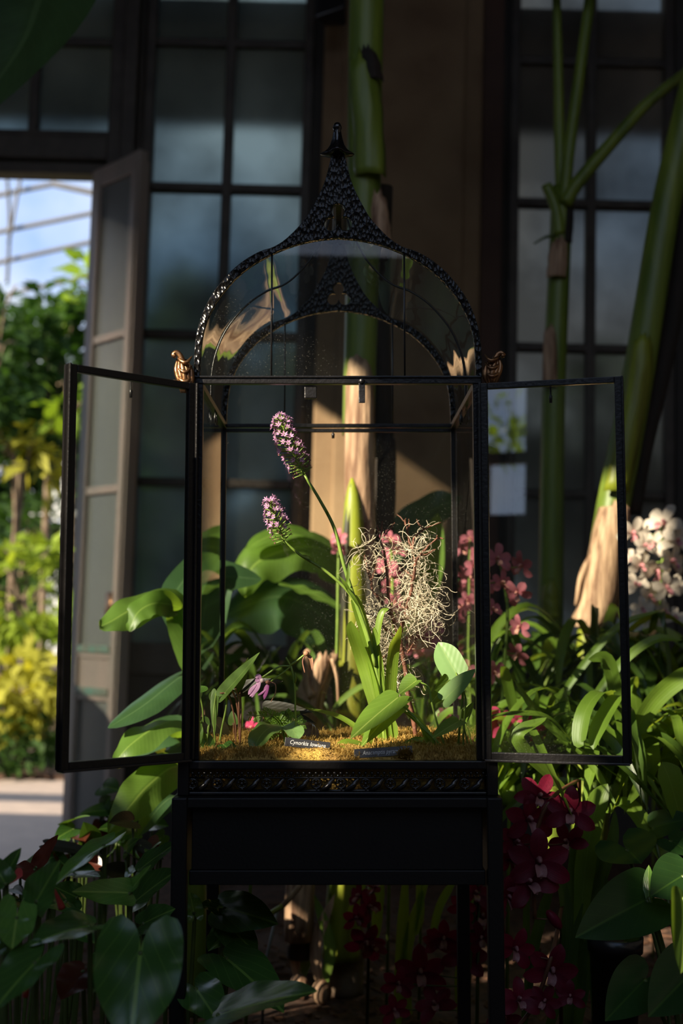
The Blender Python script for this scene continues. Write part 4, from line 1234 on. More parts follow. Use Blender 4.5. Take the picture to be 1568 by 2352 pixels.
# driftwood twig and air moss -----------------------------------------
YT = 2.34
o = thing('driftwood_branch', 'bare red-brown forked twig draped with grey air moss', 'branch', P(955, 1695, YT))
BR = [([(957, 1700), (948, 1650), (935, 1590), (930, 1530), (918, 1470), (902, 1420), (892, 1370), (888, 1310), (880, 1262), (872, 1240)], .0075, .003, 0),
      ([(872, 1240), (868, 1222), (866, 1206)], .0028, .002, 0), ([(874, 1245), (876, 1218), (877, 1198)], .0028, .0018, .005), ([(882, 1232), (894, 1216), (906, 1200)], .002, .0014, 0),
      ([(918, 1470), (932, 1400), (945, 1350), (952, 1300), (958, 1280)], .0055, .0042, -.02),
      ([(958, 1285), (970, 1268), (985, 1252), (1004, 1236)], .0036, .0024, -.02), ([(998, 1241), (1008, 1236), (1017, 1237)], .0024, .0017, -.02), ([(1000, 1240), (1003, 1234), (1004, 1231)], .002, .0015, -.02),
      ([(966, 1276), (982, 1272), (998, 1262)], .0026, .0018, -.03),
      ([(954, 1295), (948, 1265), (950, 1240), (964, 1222), (980, 1212), (1012, 1200)], .0036, .0018, .01), ([(974, 1216), (962, 1205), (956, 1192)], .0022, .0016, .01),
      ([(948, 1270), (938, 1235), (930, 1200), (912, 1181)], .0034, .0018, .02), ([(932, 1210), (930, 1200), (931, 1190)], .002, .0015, .02), ([(936, 1220), (940, 1205), (938, 1192)], .002, .0014, .02),
      ([(902, 1420), (880, 1392), (858, 1358), (850, 1330), (842, 1300), (836, 1275)], .004, .0022, .03), ([(855, 1345), (850, 1320), (848, 1306)], .002, .0014, .03), ([(854, 1330), (860, 1312), (865, 1296)], .002, .0012, .03),
      ([(892, 1370), (878, 1372), (862, 1364)], .0025, .0016, -.03), ([(918, 1470), (890, 1450), (866, 1420), (832, 1405)], .004, .002, -.02), ([(935, 1500), (955, 1470), (975, 1450)], .003, .002, .03),
      ([(926, 1490), (905, 1500), (870, 1515), (858, 1530)], .003, .002, .04), ([(940, 1260), (925, 1270), (905, 1255)], .0028, .0018, 0), ([(953, 1330), (930, 1310), (915, 1296)], .003, .0018, .03)]
for pts, r0, r1, dy in BR:
    k = 16
    c = path([(p[0], p[1], YT + dy * (i / max(1, len(pts) - 1))) for i, p in enumerate(pts)], YT, k)
    rr = random.Random(int(pts[0][0] * 7 + pts[-1][1]))
    c = [p + V((rr.gauss(0, .0008), rr.gauss(0, .0008), rr.gauss(0, .0006))) for p in c]
    rad = [(r0 + (r1 - r0) * i / k) * rr.uniform(.82, 1.2) * .68 for i in range(k + 1)]
    mb = MB(); mb.tube(c, rad, 7)
    build('twig', mb, MT['twig'], o)
mb = MB(); rr = random.Random(31)
CL = [(868, 1245, 16, 16, 34), (848, 1290, 16, 30, 26), (875, 1330, 25, 40, 22), (944, 1250, 26, 22, 60), (950, 1300, 24, 40, 70), (945, 1350, 26, 40, 80), (965, 1385, 34, 26, 80), (855, 1400, 22, 22, 55), (905, 1410, 40, 30, 75), (960, 1415, 34, 24, 80), (915, 1450, 34, 30, 80), (900, 1500, 26, 34, 46), (920, 1560, 20, 40, 30), (985, 1395, 16, 14, 22), (975, 1330, 16, 30, 20), (885, 1470, 22, 30, 40), (985, 1230, 14, 14, 10), (845, 1430, 14, 20, 20), (915, 1610, 12, 16, 8)]
for cx, cy_, sx, sy, n in CL:
    for _ in range(n):
        p = P(cx + rr.gauss(0, sx * .8), cy_ + rr.gauss(0, sy * .75), YT + .022 + rr.gauss(0, .03))
        d = V((rr.gauss(0, 1), rr.gauss(0, .6), rr.gauss(-.3, .8))).normalized()
        tw = V((rr.gauss(0, 1), rr.gauss(0, 1), rr.gauss(0, 1))).normalized()
        k = rr.randint(8, 17)
        pts = [p]
        w = rr.uniform(.16, .6)
        for i in range(k):
            d = (M.Rotation(w, 3, tw) @ d + V((rr.gauss(0, .16), rr.gauss(0, .16), rr.gauss(-.06, .16)))).normalized()
            if rr.random() < .16:
                tw = V((rr.gauss(0, 1), rr.gauss(0, 1), rr.gauss(0, 1))).normalized(); w = rr.uniform(.1, .65)
            pts.append(pts[-1] + d * .0048)
        r = rr.uniform(.0004, .00075)
        mb.tube(pts, [r * (1 - .55 * i / k) for i in range(k + 1)], 4, cap=False)
o = thing('air_moss', 'tangle of curly pale grey air moss hanging on the twig', 'air moss', P(930, 1600, YT), kind='stuff')
build('moss_strands', mb, MT['spanish'], o)
# ------------------------------------------------------------------ banana plants behind and beside the case
def bed(x, y): return V((x, y, BZ))
def foot(px, py, Y):
    p = P(px, py, Y); return V((p.x, p.y, BZ - 0.02))
def rib(parent, mat, pts, wpx, nrm, Y, prof=pr_banana, name='leaf', n=22, m=4, **k):
    mb = MB(); ribbon(mb, [P(p[0], p[1], p[2] if len(p) > 2 else Y) for p in pts], pxw(wpx, Y), V(nrm), prof, n, m, **k)
    return build(name, mb, mat, parent)
def stalk(parent, mat, pts, r, Y, name='petiole', n=16, sides=10):
    c = path(pts, Y, n)
    rr = r if isinstance(r, (list, tuple)) else (r, r)
    mb = MB(); mb.tube(c, [pxw(rr[0] + (rr[-1] - rr[0]) * i / n, Y) / 2 for i in range(n + 1)], sides)
    return build(name, mb, mat, parent)
def sheath(parent, mat, pts, wpx, Y, wrap=1.0, seed=1, name='sheath', rag=0.25):
    """a torn leaf base wrapping part of the stem"""
    rr = random.Random(seed)
    c = path(pts, Y, 18)
    mb = MB(); vs, fs = [], []
    m = 9
    for i, p in enumerate(c):
        t = i / 18
        w = pxw(wpx, Y) / 2 * (1.02 - .35 * t ** 4)
        for j in range(m + 1):
            u = j / m * 2 - 1
            a = u * wrap * 1.5
            rgd = 1 + rag * noise.noise(V((u * 3, t * 5, seed))) * .5
            q = p + V((math.sin(a) * w * rgd, -math.cos(a) * w * rgd, 0))
            if i == 18: q.z += pxw(26, Y) * (noise.noise(V((u * 4, seed, 2))) + .3 * math.cos(u * 3))
            vs.append(q)
    for i in range(18):
        for j in range(m):
            a = i * (m + 1) + j
            fs.append((a, a + 1, a + m + 2, a + m + 1))
    mb.add(vs, fs)
    return build(name, mb, mat, parent, solid=0.002)

YS = 3.45
o = thing('banana_plant', 'tall banana plant with peeling trunk behind the glass case', 'banana plant', foot(782, 2230, YS))
stalk(o, MT['pseudostem'], [(845, -160), (842, 0), (838, 200), (836, 420), (832, 640), (826, 850), (822, 1000)], (86, 74), YS, 'trunk', 24, 18)
stalk(o, MT['darksheath'], [(880, 430), (872, 640), (874, 850), (878, 1000), (872, 1130), (858, 1320), (842, 1500), (835, 1700)], (46, 62), YS + .11, 'trunk', 24, 16)
c = path([(808, 1098), (811, 1180), (812, 1300), (812, 1400), (808, 1560), (800, 1760), (792, 2000), (786, 2130), (783, 2200)], YS - .075, 32)
WD = [5, 20, 31, 39, 44, 48, 51, 53, 55, 56, 57, 58, 59, 60] + [60 + 1.4 * i for i in range(19)]
mb = MB(); mb.tube(c, [pxw(w, YS) / 2 for w in WD], 18); build('trunk', mb, MT['pseudolime'], o)
sheath(o, MT['sheath'], [(828, 1310), (826, 1160), (826, 1000), (826, 880), (822, 828)], 70, YS - .035, .95, 3)
sheath(o, MT['darksheath'], [(872, 1330), (880, 1180), (884, 1060), (886, 1000)], 60, YS + .07, .7, 5)
sheath(o, MT['sheath'], [(872, 560), (868, 500), (866, 450)], 52, YS - .02, .9, 8)
sheath(o, MT['pseudostem'], [(850, 410), (846, 300), (834, 190), (828, 140)], 74, YS - .03, .9, 9)
sheath(o, MT['darksheath'], [(856, 190), (850, 150), (842, 118)], 50, YS - .04, .9, 19)
sheath(o, MT['sheath'], [(776, 1690), (774, 1620), (772, 1560), (764, 1500)], 22, YS - .08, .8, 6)
sheath(o, MT['bark'], [(785, 2280), (786, 2200), (790, 2130), (790, 2090)], 92, YS - .03, 1.0, 7)
mb = MB(); ribbon(mb, [P(788, 1620, YS - .10), P(790, 1400, YS - .10), P(796, 1220, YS - .10), P(805, 1108, YS - .085)], pxw(17, YS), V((-.6, -1, 0)), pr_lance, 16, 2, .3)
build('dark_edge', mb, MT['darkleaf'], o)
rib(o, MT['banana'], [(800, 1330, 3.62), (740, 1262, 3.58), (660, 1262, 3.5), (582, 1300, 3.44), (560, 1370, 3.42)], 118, (.15, -.8, .6), 3.5, wave=.012, roll_edge=.45, n=26, m=6)
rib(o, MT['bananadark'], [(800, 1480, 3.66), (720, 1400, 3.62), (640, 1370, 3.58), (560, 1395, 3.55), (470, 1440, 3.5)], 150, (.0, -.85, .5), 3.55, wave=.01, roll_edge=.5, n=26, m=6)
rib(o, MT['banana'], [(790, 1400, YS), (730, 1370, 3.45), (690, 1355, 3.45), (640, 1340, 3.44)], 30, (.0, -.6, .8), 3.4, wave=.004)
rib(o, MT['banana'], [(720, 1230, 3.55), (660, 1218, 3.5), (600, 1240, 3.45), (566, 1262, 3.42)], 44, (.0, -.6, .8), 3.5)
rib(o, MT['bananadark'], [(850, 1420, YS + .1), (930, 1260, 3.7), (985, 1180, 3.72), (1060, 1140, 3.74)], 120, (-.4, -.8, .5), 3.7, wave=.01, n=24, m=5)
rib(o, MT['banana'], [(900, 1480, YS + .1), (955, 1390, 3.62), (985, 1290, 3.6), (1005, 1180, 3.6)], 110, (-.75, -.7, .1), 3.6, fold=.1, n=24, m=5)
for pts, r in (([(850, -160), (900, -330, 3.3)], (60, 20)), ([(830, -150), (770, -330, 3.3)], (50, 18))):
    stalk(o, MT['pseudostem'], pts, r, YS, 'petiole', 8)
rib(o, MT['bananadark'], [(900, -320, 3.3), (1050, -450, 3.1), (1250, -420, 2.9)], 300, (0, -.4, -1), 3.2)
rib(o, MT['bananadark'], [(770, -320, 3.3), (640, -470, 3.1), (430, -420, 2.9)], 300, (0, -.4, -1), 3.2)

# left banana plant, its leaves caught by the sun beside the left door
o = thing('banana_plant', 'young banana plant with sunlit leaves at the left of the case', 'banana plant', foot(455, 2150, 2.98))
YL = 2.9
stalk(o, MT['pseudostem'], [(455, 2330), (452, 2150), (446, 1900), (438, 1650)], (52, 40), 2.98, 'trunk', 14, 14)
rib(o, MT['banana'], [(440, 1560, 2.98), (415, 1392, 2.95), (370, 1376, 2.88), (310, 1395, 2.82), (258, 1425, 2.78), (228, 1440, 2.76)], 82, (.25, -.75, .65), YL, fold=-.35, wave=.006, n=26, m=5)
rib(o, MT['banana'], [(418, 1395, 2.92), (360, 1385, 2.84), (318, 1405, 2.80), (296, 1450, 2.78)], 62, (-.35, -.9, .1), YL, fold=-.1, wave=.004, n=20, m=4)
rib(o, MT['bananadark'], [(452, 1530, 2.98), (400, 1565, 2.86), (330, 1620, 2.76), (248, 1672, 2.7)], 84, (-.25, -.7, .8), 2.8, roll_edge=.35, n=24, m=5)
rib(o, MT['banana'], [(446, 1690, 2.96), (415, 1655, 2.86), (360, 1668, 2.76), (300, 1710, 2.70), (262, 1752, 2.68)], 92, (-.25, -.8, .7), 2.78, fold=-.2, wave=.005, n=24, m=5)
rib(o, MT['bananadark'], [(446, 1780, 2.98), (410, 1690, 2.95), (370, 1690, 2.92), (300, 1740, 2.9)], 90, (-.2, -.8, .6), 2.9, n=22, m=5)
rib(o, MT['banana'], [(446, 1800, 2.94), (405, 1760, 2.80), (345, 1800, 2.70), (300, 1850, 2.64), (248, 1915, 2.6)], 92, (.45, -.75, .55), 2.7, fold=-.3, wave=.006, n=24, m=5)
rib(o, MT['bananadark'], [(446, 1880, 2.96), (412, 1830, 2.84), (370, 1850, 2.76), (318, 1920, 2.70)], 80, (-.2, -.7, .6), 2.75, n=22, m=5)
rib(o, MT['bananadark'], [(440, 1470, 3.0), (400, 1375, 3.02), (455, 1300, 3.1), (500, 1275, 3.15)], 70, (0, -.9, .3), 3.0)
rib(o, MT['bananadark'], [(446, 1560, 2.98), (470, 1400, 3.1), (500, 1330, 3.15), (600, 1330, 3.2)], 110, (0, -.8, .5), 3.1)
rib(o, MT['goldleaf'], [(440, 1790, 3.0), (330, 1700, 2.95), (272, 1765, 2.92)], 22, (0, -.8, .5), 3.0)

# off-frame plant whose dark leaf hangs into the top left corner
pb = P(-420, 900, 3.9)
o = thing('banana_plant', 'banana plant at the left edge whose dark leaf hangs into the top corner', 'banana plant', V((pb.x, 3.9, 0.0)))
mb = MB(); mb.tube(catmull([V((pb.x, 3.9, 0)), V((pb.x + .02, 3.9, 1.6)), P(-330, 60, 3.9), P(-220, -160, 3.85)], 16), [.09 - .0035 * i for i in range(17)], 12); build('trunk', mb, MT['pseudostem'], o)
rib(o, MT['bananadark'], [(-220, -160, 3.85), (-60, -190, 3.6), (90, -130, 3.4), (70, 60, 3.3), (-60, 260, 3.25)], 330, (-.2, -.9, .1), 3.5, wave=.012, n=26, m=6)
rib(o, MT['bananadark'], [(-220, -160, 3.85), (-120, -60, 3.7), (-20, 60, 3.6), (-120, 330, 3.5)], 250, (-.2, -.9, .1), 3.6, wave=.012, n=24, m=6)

# dry cut stump
o = thing('banana_stump', 'short dry brown banana stump left of the trunk', 'stump', foot(712, 2230, 3.3))
sheath(o, MT['sheath'], [(684, 2160), (694, 1900), (702, 1640), (722, 1560), (745, 1506)], 58, 3.3, 1.0, 11, rag=.5)
sheath(o, MT['sheath'], [(690, 2160), (700, 1900), (712, 1640), (742, 1545), (764, 1508)], 52, 3.33, 1.2, 14, rag=.6)
stalk(o, MT['darksheath'], [(688, 2200), (698, 1900), (708, 1650), (738, 1535)], (56, 40), 3.34, 'core', 12)
stalk(o, MT['sheath'], [(762, 1512), (774, 1560), (776, 1620)], (10, 5), 3.28, 'dry_strip', 10, 6)
stalk(o, MT['sheath'], [(716, 1600), (704, 1570), (702, 1502), (712, 1500)], (22, 14), 3.27, 'dry_strip', 10, 7)

# right-hand banana plants
YB1 = 4.3
o = thing('banana_plant', 'slim banana plant with three bare leaf stalks in front of the grey window', 'banana plant', foot(1262, 1700, YB1))
stalk(o, MT['pseudostem'], [(1290, 430), (1286, 560), (1279, 720), (1272, 880), (1268, 1060), (1266, 1250), (1262, 1700), (1260, 2000)], (50, 60), YB1, 'trunk', 26, 16)
sheath(o, MT['sheath'], [(1276, 640), (1280, 590), (1284, 555)], 46, YB1 - .03, .9, 21)
sheath(o, MT['sheath'], [(1262, 890), (1262, 820), (1262, 755)], 34, YB1 - .035, .9, 22)
sheath(o, MT['pseudolime'], [(1264, 1420), (1262, 1380), (1264, 1340)], 40, YB1 - .03, .9, 23)
stalk(o, MT['pseudostem'], [(1290, 470), (1284, 300), (1281, 130), (1276, -60)], (30, 20), YB1, 'petiole')
stalk(o, MT['pseudostem'], [(1294, 470), (1308, 330), (1332, 160), (1362, -60)], (30, 26), YB1 - .03, 'petiole')
stalk(o, MT['pseudostem'], [(1296, 470), (1326, 420), (1420, 310), (1500, 225), (1640, 120)], (36, 24), YB1 - .04, 'petiole')
stalk(o, MT['pseudostem'], [(1284, 540), (1276, 480), (1254, 425)], (30, 26), YB1 - .03, 'petiole')
stalk(o, MT['stemdark'], [(1276, 540), (1252, 545), (1226, 560)], (10, 4), YB1 - .03, 'dry_strip', 8, 6)
sheath(o, MT['darksheath'], [(1300, 560), (1304, 500), (1304, 452)], 26, YB1 - .02, .8, 24)
rib(o, MT['bananadark'], [(1276, -60), (1230, -260, 4.1), (1120, -400, 3.9)], 260, (0, -.5, -.8), 4.1)
rib(o, MT['bananadark'], [(1362, -60), (1420, -260, 4.1), (1560, -330, 3.9)], 260, (0, -.5, -.8), 4.1)
rib(o, MT['bananadark'], [(1640, 120), (1800, 30, 4.1), (1980, 120, 3.9)], 260, (0, -.5, -.8), 4.1)
YB2 = 3.95
o = thing('banana_plant', 'leaning banana plant with peeled sunlit trunk base at the right', 'banana plant', foot(1362, 1650, YB2))
stalk(o, MT['pseudostem'], [(1610, 120), (1560, 330), (1524, 500), (1492, 700), (1462, 880), (1432, 1040), (1408, 1160), (1390, 1280), (1374, 1420), (1360, 1600), (1352, 2000)], (66, 86), YB2, 'trunk', 30, 18)
stalk(o, MT['darksheath'], [(1578, 420), (1560, 640), (1520, 850), (1476, 1040), (1452, 1180)], (48, 40), YB2 + .03, 'trunk', 20, 14)
sheath(o, MT['pseudolime'], [(1412, 1130), (1440, 1000), (1466, 860), (1474, 780)], 62, YB2 - .05, .8, 33)
sheath(o, MT['sheath'], [(1352, 1440), (1372, 1380), (1392, 1270), (1408, 1180), (1410, 1164)], 84, YB2 - .045, 1.05, 31)
sheath(o, MT['sheath'], [(1408, 1420), (1418, 1340), (1424, 1260)], 36, YB2 - .03, .9, 34, rag=.7)
sheath(o, MT['pseudolime'], [(1346, 1560), (1352, 1480), (1350, 1420)], 60, YB2 - .05, .9, 35)
stalk(o, MT['sheath'], [(1366, 1270), (1336, 1320), (1322, 1390)], (22, 8), YB2 - .06, 'dry_strip', 10, 6)
stalk(o, MT['pseudostem'], [(1612, 130), (1640, -100)], (60, 30), YB2, 'petiole', 8)

# ------------------------------------------------------------------ floodlight on the pillar
c = P(766, 20, 5.5)
o = thing('floodlight', 'black floodlight mounted high on the tan pillar', 'lamp', P(772, 0, 5.8))
mb = MB()
w = pxw(84, 5.5)
mb.add([P(722, 40, 5.5), P(792, 15, 5.5), P(795, 60, 5.6), P(740, 62, 5.62), P(732, -60, 5.55), P(800, -60, 5.55), P(802, -60, 5.75), P(742, -60, 5.75)],
       [(0, 1, 2, 3), (7, 6, 5, 4), (0, 4, 5, 1), (1, 5, 6, 2), (2, 6, 7, 3), (3, 7, 4, 0)])
build('housing', mb, MT['pot'], o, smooth=False, bevel=.008)
mb = MB(); mb.bar(P(770, -20, 5.62), P(770, -20, 5.86), .04, .04); build('bracket', mb, MT['iron'], o, smooth=False)

# ------------------------------------------------------------------ strap-leaved orchid clumps
def clump(label, px, py, Y, n, L, W, seed, mat, tilt=(0, 0), spread=1.0, group=None, arch=1.0, base=True, name='strap_leaf_plant', base_z=None):
    rr = random.Random(seed)
    B = P(px, py, Y)
    root = V((B.x, Y, BZ - .01))
    o = thing(name, label, 'strap-leaved plant', root, group)
    for i in range(n):
        a = 2 * PI * (i + rr.random() * .8) / n
        d = V((math.cos(a), math.sin(a), 0)) * spread + V((tilt[0], tilt[1], 0))
        l = L * rr.uniform(.65, 1.12)
        up = rr.uniform(.55, 1.0)
        dl = min(1.2, d.length)
        d = d.normalized() if d.length > 1e-3 else V((1, 0, 0))
        s = B + V((rr.gauss(0, .02), rr.gauss(0, .02), -.02))
        h = l * (.62 * up)
        r = l * (.62 * dl)
        pts = [s, s + d * r * .22 + V((0, 0, h * .55)), s + d * r * .58 + V((0, 0, h * .86)), s + d * r * .92 + V((0, 0, h * (.80 - .25 * arch))), s + d * r * 1.12 + V((0, 0, h * (.55 - .55 * arch)))]
        side = V((-d.y, d.x, 0)) * rr.gauss(0, .05)
        pts = [p + side * k for k, p in enumerate(pts)]
        mb = MB()
        w_ = W * rr.uniform(.75, 1.2)
        ribbon(mb, pts, w_, d * -.6 + V((0, 0, 1)) + V((rr.gauss(0, .3), rr.gauss(0, .3), 0)), pr_strap, 18, 1, .3, twist=rr.gauss(0, .5))
        build('leaf', mb, MT[mat] if rr.random() < .8 else MT['strapdark'], o)
    if base:
        for k in range(4):
            mb = MB()
            p = B + V((rr.gauss(0, .035), rr.gauss(0, .03), -.03))
            mb.ball(p, .02, 8, 6, (1, 1, 1.7)); build('bulb', mb, MT['stemgreen'], o)
    return o
clump('strap-leaved plant close to the right side of the case base', 1130, 1790, 2.75, 24, .36, .022, 1, 'strap', (.25, -.15))
clump('strap-leaved plant below the middle of the right door', 1258, 1752, 2.92, 26, .40, .026, 2, 'strap', (.05, -.1))
clump('large bright strap-leaved plant behind the right door corner', 1388, 1790, 2.85, 28, .46, .030, 3, 'strap', (-.1, -.1))
clump('strap-leaved plant at the right picture edge with pale leaf bases', 1500, 1800, 3.0, 26, .50, .030, 4, 'strap', (.1, -.1))
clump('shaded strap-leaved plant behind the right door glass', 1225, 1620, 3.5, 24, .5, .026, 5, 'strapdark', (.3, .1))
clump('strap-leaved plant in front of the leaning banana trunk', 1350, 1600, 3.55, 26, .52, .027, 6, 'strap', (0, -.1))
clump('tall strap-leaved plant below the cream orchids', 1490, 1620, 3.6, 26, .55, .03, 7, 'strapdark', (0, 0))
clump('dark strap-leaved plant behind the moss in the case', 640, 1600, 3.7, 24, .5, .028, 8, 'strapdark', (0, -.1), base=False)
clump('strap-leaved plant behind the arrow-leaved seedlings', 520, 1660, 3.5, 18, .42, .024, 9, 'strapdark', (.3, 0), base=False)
clump('strap-leaved plant behind the right rear corner of the case', 975, 1640, 3.3, 18, .36, .02, 10, 'strap', (0, 0), base=False)

# hand-placed leaves that stand out in the photograph
o = thing('strap_leaf_plant', 'bright plant with two arching leaves seen through the right door', 'strap-leaved plant', foot(1400, 1900, 2.6))
strapset(o, [
    ([(1440, 1790, 2.72), (1425, 1640, 2.65), (1385, 1590, 2.58), (1345, 1630, 2.52), (1331, 1700, 2.5), (1340, 1712, 2.49)], 40, V((-.6, -.7, .5))),
    ([(1452, 1790, 2.72), (1450, 1640, 2.66), (1425, 1598, 2.6), (1392, 1640, 2.54), (1368, 1690, 2.51), (1362, 1722, 2.5)], 42, V((-.6, -.7, .5))),
    ([(1440, 1800, 2.72), (1330, 1720, 2.55), (1260, 1650, 2.5), (1190, 1640, 2.48), (1120, 1645, 2.46)], 22, V((0, -.5, 1))),
    ([(1300, 1820, 2.5), (1190, 1700, 2.45), (1255, 1648, 2.46)], 30, V((-.3, -.7, .6))),
    ([(1395, 1860, 2.6), (1440, 1850, 2.55), (1500, 1930, 2.5), (1545, 2020, 2.46)], 46, V((.3, -.8, .5))),
    ([(1330, 2160, 2.5), (1345, 1980, 2.48), (1370, 1850, 2.46), (1395, 1800, 2.46)], 44, V((-.3, -1, .1))),
    ([(1380, 1740, 2.6), (1470, 1780, 2.55), (1440, 1850, 2.5)], 26, V((.2, -.7, .6))),
    ([(1420, 1800, 2.7), (1480, 1640, 2.7), (1560, 1560, 2.7), (1640, 1540, 2.7)], 44, V((.4, -.8, .4))),
    ([(1400, 1800, 2.7), (1320, 1720, 2.62), (1235, 1640, 2.6), (1180, 1560, 2.6)], 18, V((-.3, -.8, .4))),
    ([(1420, 1760, 2.8), (1420, 1640, 2.75), (1395, 1520, 2.72), (1350, 1515, 2.7)], 34, V((-.2, -.9, .2))),
    ([(1330, 1650, 2.9), (1420, 1530, 2.9), (1500, 1470, 2.9), (1568, 1470, 2.9)], 24, V((0, -.8, .5))),
    ([(1568, 1900, 2.5), (1540, 1800, 2.48), (1520, 1750, 2.48)], 60, V((.2, -.9, .3))),
    ([(1250, 1660, 3.1), (1330, 1540, 3.1), (1420, 1440, 3.1), (1520, 1400, 3.1)], 20, V((0, -.8, .5))),
    ([(1190, 1680, 2.8), (1162, 1560, 2.75), (1150, 1530, 2.72)], 26, V((0, -1, .1))),
], 2.6, MT['strap'])
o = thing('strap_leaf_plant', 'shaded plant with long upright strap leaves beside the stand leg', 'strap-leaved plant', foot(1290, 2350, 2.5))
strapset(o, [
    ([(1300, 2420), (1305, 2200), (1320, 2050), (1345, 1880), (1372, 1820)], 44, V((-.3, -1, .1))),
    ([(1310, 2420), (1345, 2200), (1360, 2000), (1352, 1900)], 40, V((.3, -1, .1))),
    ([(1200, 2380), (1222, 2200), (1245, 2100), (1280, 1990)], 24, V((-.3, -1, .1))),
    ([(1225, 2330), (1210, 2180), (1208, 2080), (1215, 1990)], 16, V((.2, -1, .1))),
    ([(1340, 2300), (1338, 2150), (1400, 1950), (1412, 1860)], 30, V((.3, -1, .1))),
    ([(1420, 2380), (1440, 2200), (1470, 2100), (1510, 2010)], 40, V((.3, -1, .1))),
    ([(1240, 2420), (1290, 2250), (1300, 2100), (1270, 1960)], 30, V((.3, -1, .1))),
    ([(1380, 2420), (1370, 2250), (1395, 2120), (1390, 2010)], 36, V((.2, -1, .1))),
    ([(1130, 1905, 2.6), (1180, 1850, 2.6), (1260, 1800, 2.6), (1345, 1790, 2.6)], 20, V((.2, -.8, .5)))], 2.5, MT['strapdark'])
o = thing('strap_leaf_plant', 'plant with long hanging leaves under the right half of the stand', 'strap-leaved plant', foot(930, 2180, 2.95))
strapset(o, [
    ([(930, 2030), (925, 2120), (918, 2250), (914, 2380)], 26, V((0, -1, .1))),
    ([(875, 2020), (868, 2080), (862, 2170)], 24, V((0, -1, .1))),
    ([(940, 2330), (930, 2230), (945, 2130), (985, 2010)], 24, V((0, -1, .2))),
    ([(1075, 2000), (1090, 2100), (1060, 2220), (1050, 2330)], 26, V((0, -1, .2))),
    ([(800, 2130), (812, 2080), (845, 2010)], 18, V((0, -1, .2))),
    ([(990, 2160), (1010, 2080), (1050, 2010)], 18, V((0, -1, .2))),
    ([(960, 2010), (965, 2090), (956, 2150)], 18, V((0, -1, .2)))], 2.95, MT['strap'])

# ------------------------------------------------------------------ orchid sprays
def orchid_mesh(mat, lipmat):
    pf = (lambda t: max(0.0, math.sin(PI * (0.05 + 0.95 * t) ** .85)) ** .9 + .01) if mat == 'crimson' else pr_petal
    pm = MB()
    for a, L, w, c in ((90, 1.05, .56, .12), (208, 1.05, .56, .15), (332, 1.05, .56, .15), (22, 1.0, .6, .05), (158, 1.0, .6, .05)):
        g = math.radians(a); d = V((math.cos(g), 0, math.sin(g)))
        f = V((0, -1, 0))
        ribbon(pm, [d * .06, d * L * .45 + f * c * 1.2, d * L * .8 + f * c * 1.3, d * L + f * c * .7], w, f, pf, 8, 2, .18)
    petals_ = build('petals', pm, MT[mat], None)
    lm = MB(); f = V((0, -1, 0))
    ribbon(lm, [V((0, -.05, -.05)), V((0, -.32, -.12)), V((0, -.5, -.3)), V((0, -.40, -.44))], .34, V((0, -.4, 1)), pr_petal, 8, 2, .55)
    lm.tube([V((0, 0, .02)), V((0, -.2, .14)), V((0, -.34, .10))], [.10, .09, .06], 7)
    lm.ball(V((0, -.35, .09)), .07, 6, 5)
    lip_ = build('lip', lm, lipmat, None)
    return petals_, lip_
KINDS = {}
def get_kind(mat, lip):
    if (mat, lip) not in KINDS:
        KINDS[(mat, lip)] = orchid_mesh(mat, MT[lip])
    return KINDS[(mat, lip)]
def spray(label, stem, flowers, Y, mat, lip, seed, buds=(), stemmat='stemgreen', name='orchid_spray', group=None):
    rr = random.Random(seed)
    pk, lk = get_kind(mat, lip)
    b = P(stem[0][0], stem[0][1], stem[0][2] if len(stem[0]) > 2 else Y)
    o = thing(name, label, 'orchid', V((b.x, b.y, BZ - .01)), group)
    c = path(stem, Y, 20)
    mb = MB()
    gp = V((b.x, b.y, BZ - .01))
    mb.tube([gp] + c if c[0].z > BZ + .02 else c, .0042, 7)
    build('stem', mb, MT[stemmat], o)
    for f in flowers:
        px, py, s = f[0], f[1], f[2]
        yw = f[3] if len(f) > 3 else rr.gauss(0, .5)
        pt = f[4] if len(f) > 4 else rr.gauss(-.1, .3)
        p = P(px, py, (f[5] if len(f) > 5 else Y) + rr.uniform(-.03, .03))
        mw = M.Translation(p) @ M.Rotation(yw, 4, 'Z') @ M.Rotation(pt, 4, 'X') @ M.Rotation(rr.gauss(0, .3), 4, 'Y') @ M.Scale(pxw(s, Y) / 2 * (1.18 if mat == 'crimson' else 1), 4)
        q = place('flower', pk.data, o, mw)
        l = bpy.data.objects.new('lip', lk.data); COL.objects.link(l); l.parent = q
        near = min(c, key=lambda v: (v - p).length)
        mb = MB(); mb.tube(catmull([near, near.lerp(p, .5) + V((0, .01, -.004)), p + V((0, .006, 0))], 6), .0018, 5)
        build('flower_stalk', mb, MT[stemmat], o)
    for bx_, by_, s in buds:
        mb = MB(); p = P(bx_, by_, Y)
        mb.ball(p, pxw(s, Y) / 2, 8, 6, (.6, .6, 1.3), M.Rotation(-.7, 3, 'Y')); build('bud', mb, MT[mat], o)
        near = min(c, key=lambda v: (v - p).length)
        mb = MB(); mb.tube([near, p], .0016, 5); build('flower_stalk', mb, MT[stemmat], o)
    return o
spray('pink orchid spray seen through the hinge side of the right door', [(1150, 1640), (1158, 1520), (1165, 1400), (1150, 1300)],
      [(1140, 1285, 74, .3), (1150, 1340, 66, .7), (1200, 1300, 74, -1.0, .3), (1190, 1362, 70, -.6, .5), (1130, 1400, 50, .5), (1195, 1440, 62, -.9, .4), (1190, 1500, 62, -.9, .5), (1135, 1545, 60, .4), (1110, 1340, 60, .3)], 3.0, 'pink', 'lipcream', 4)
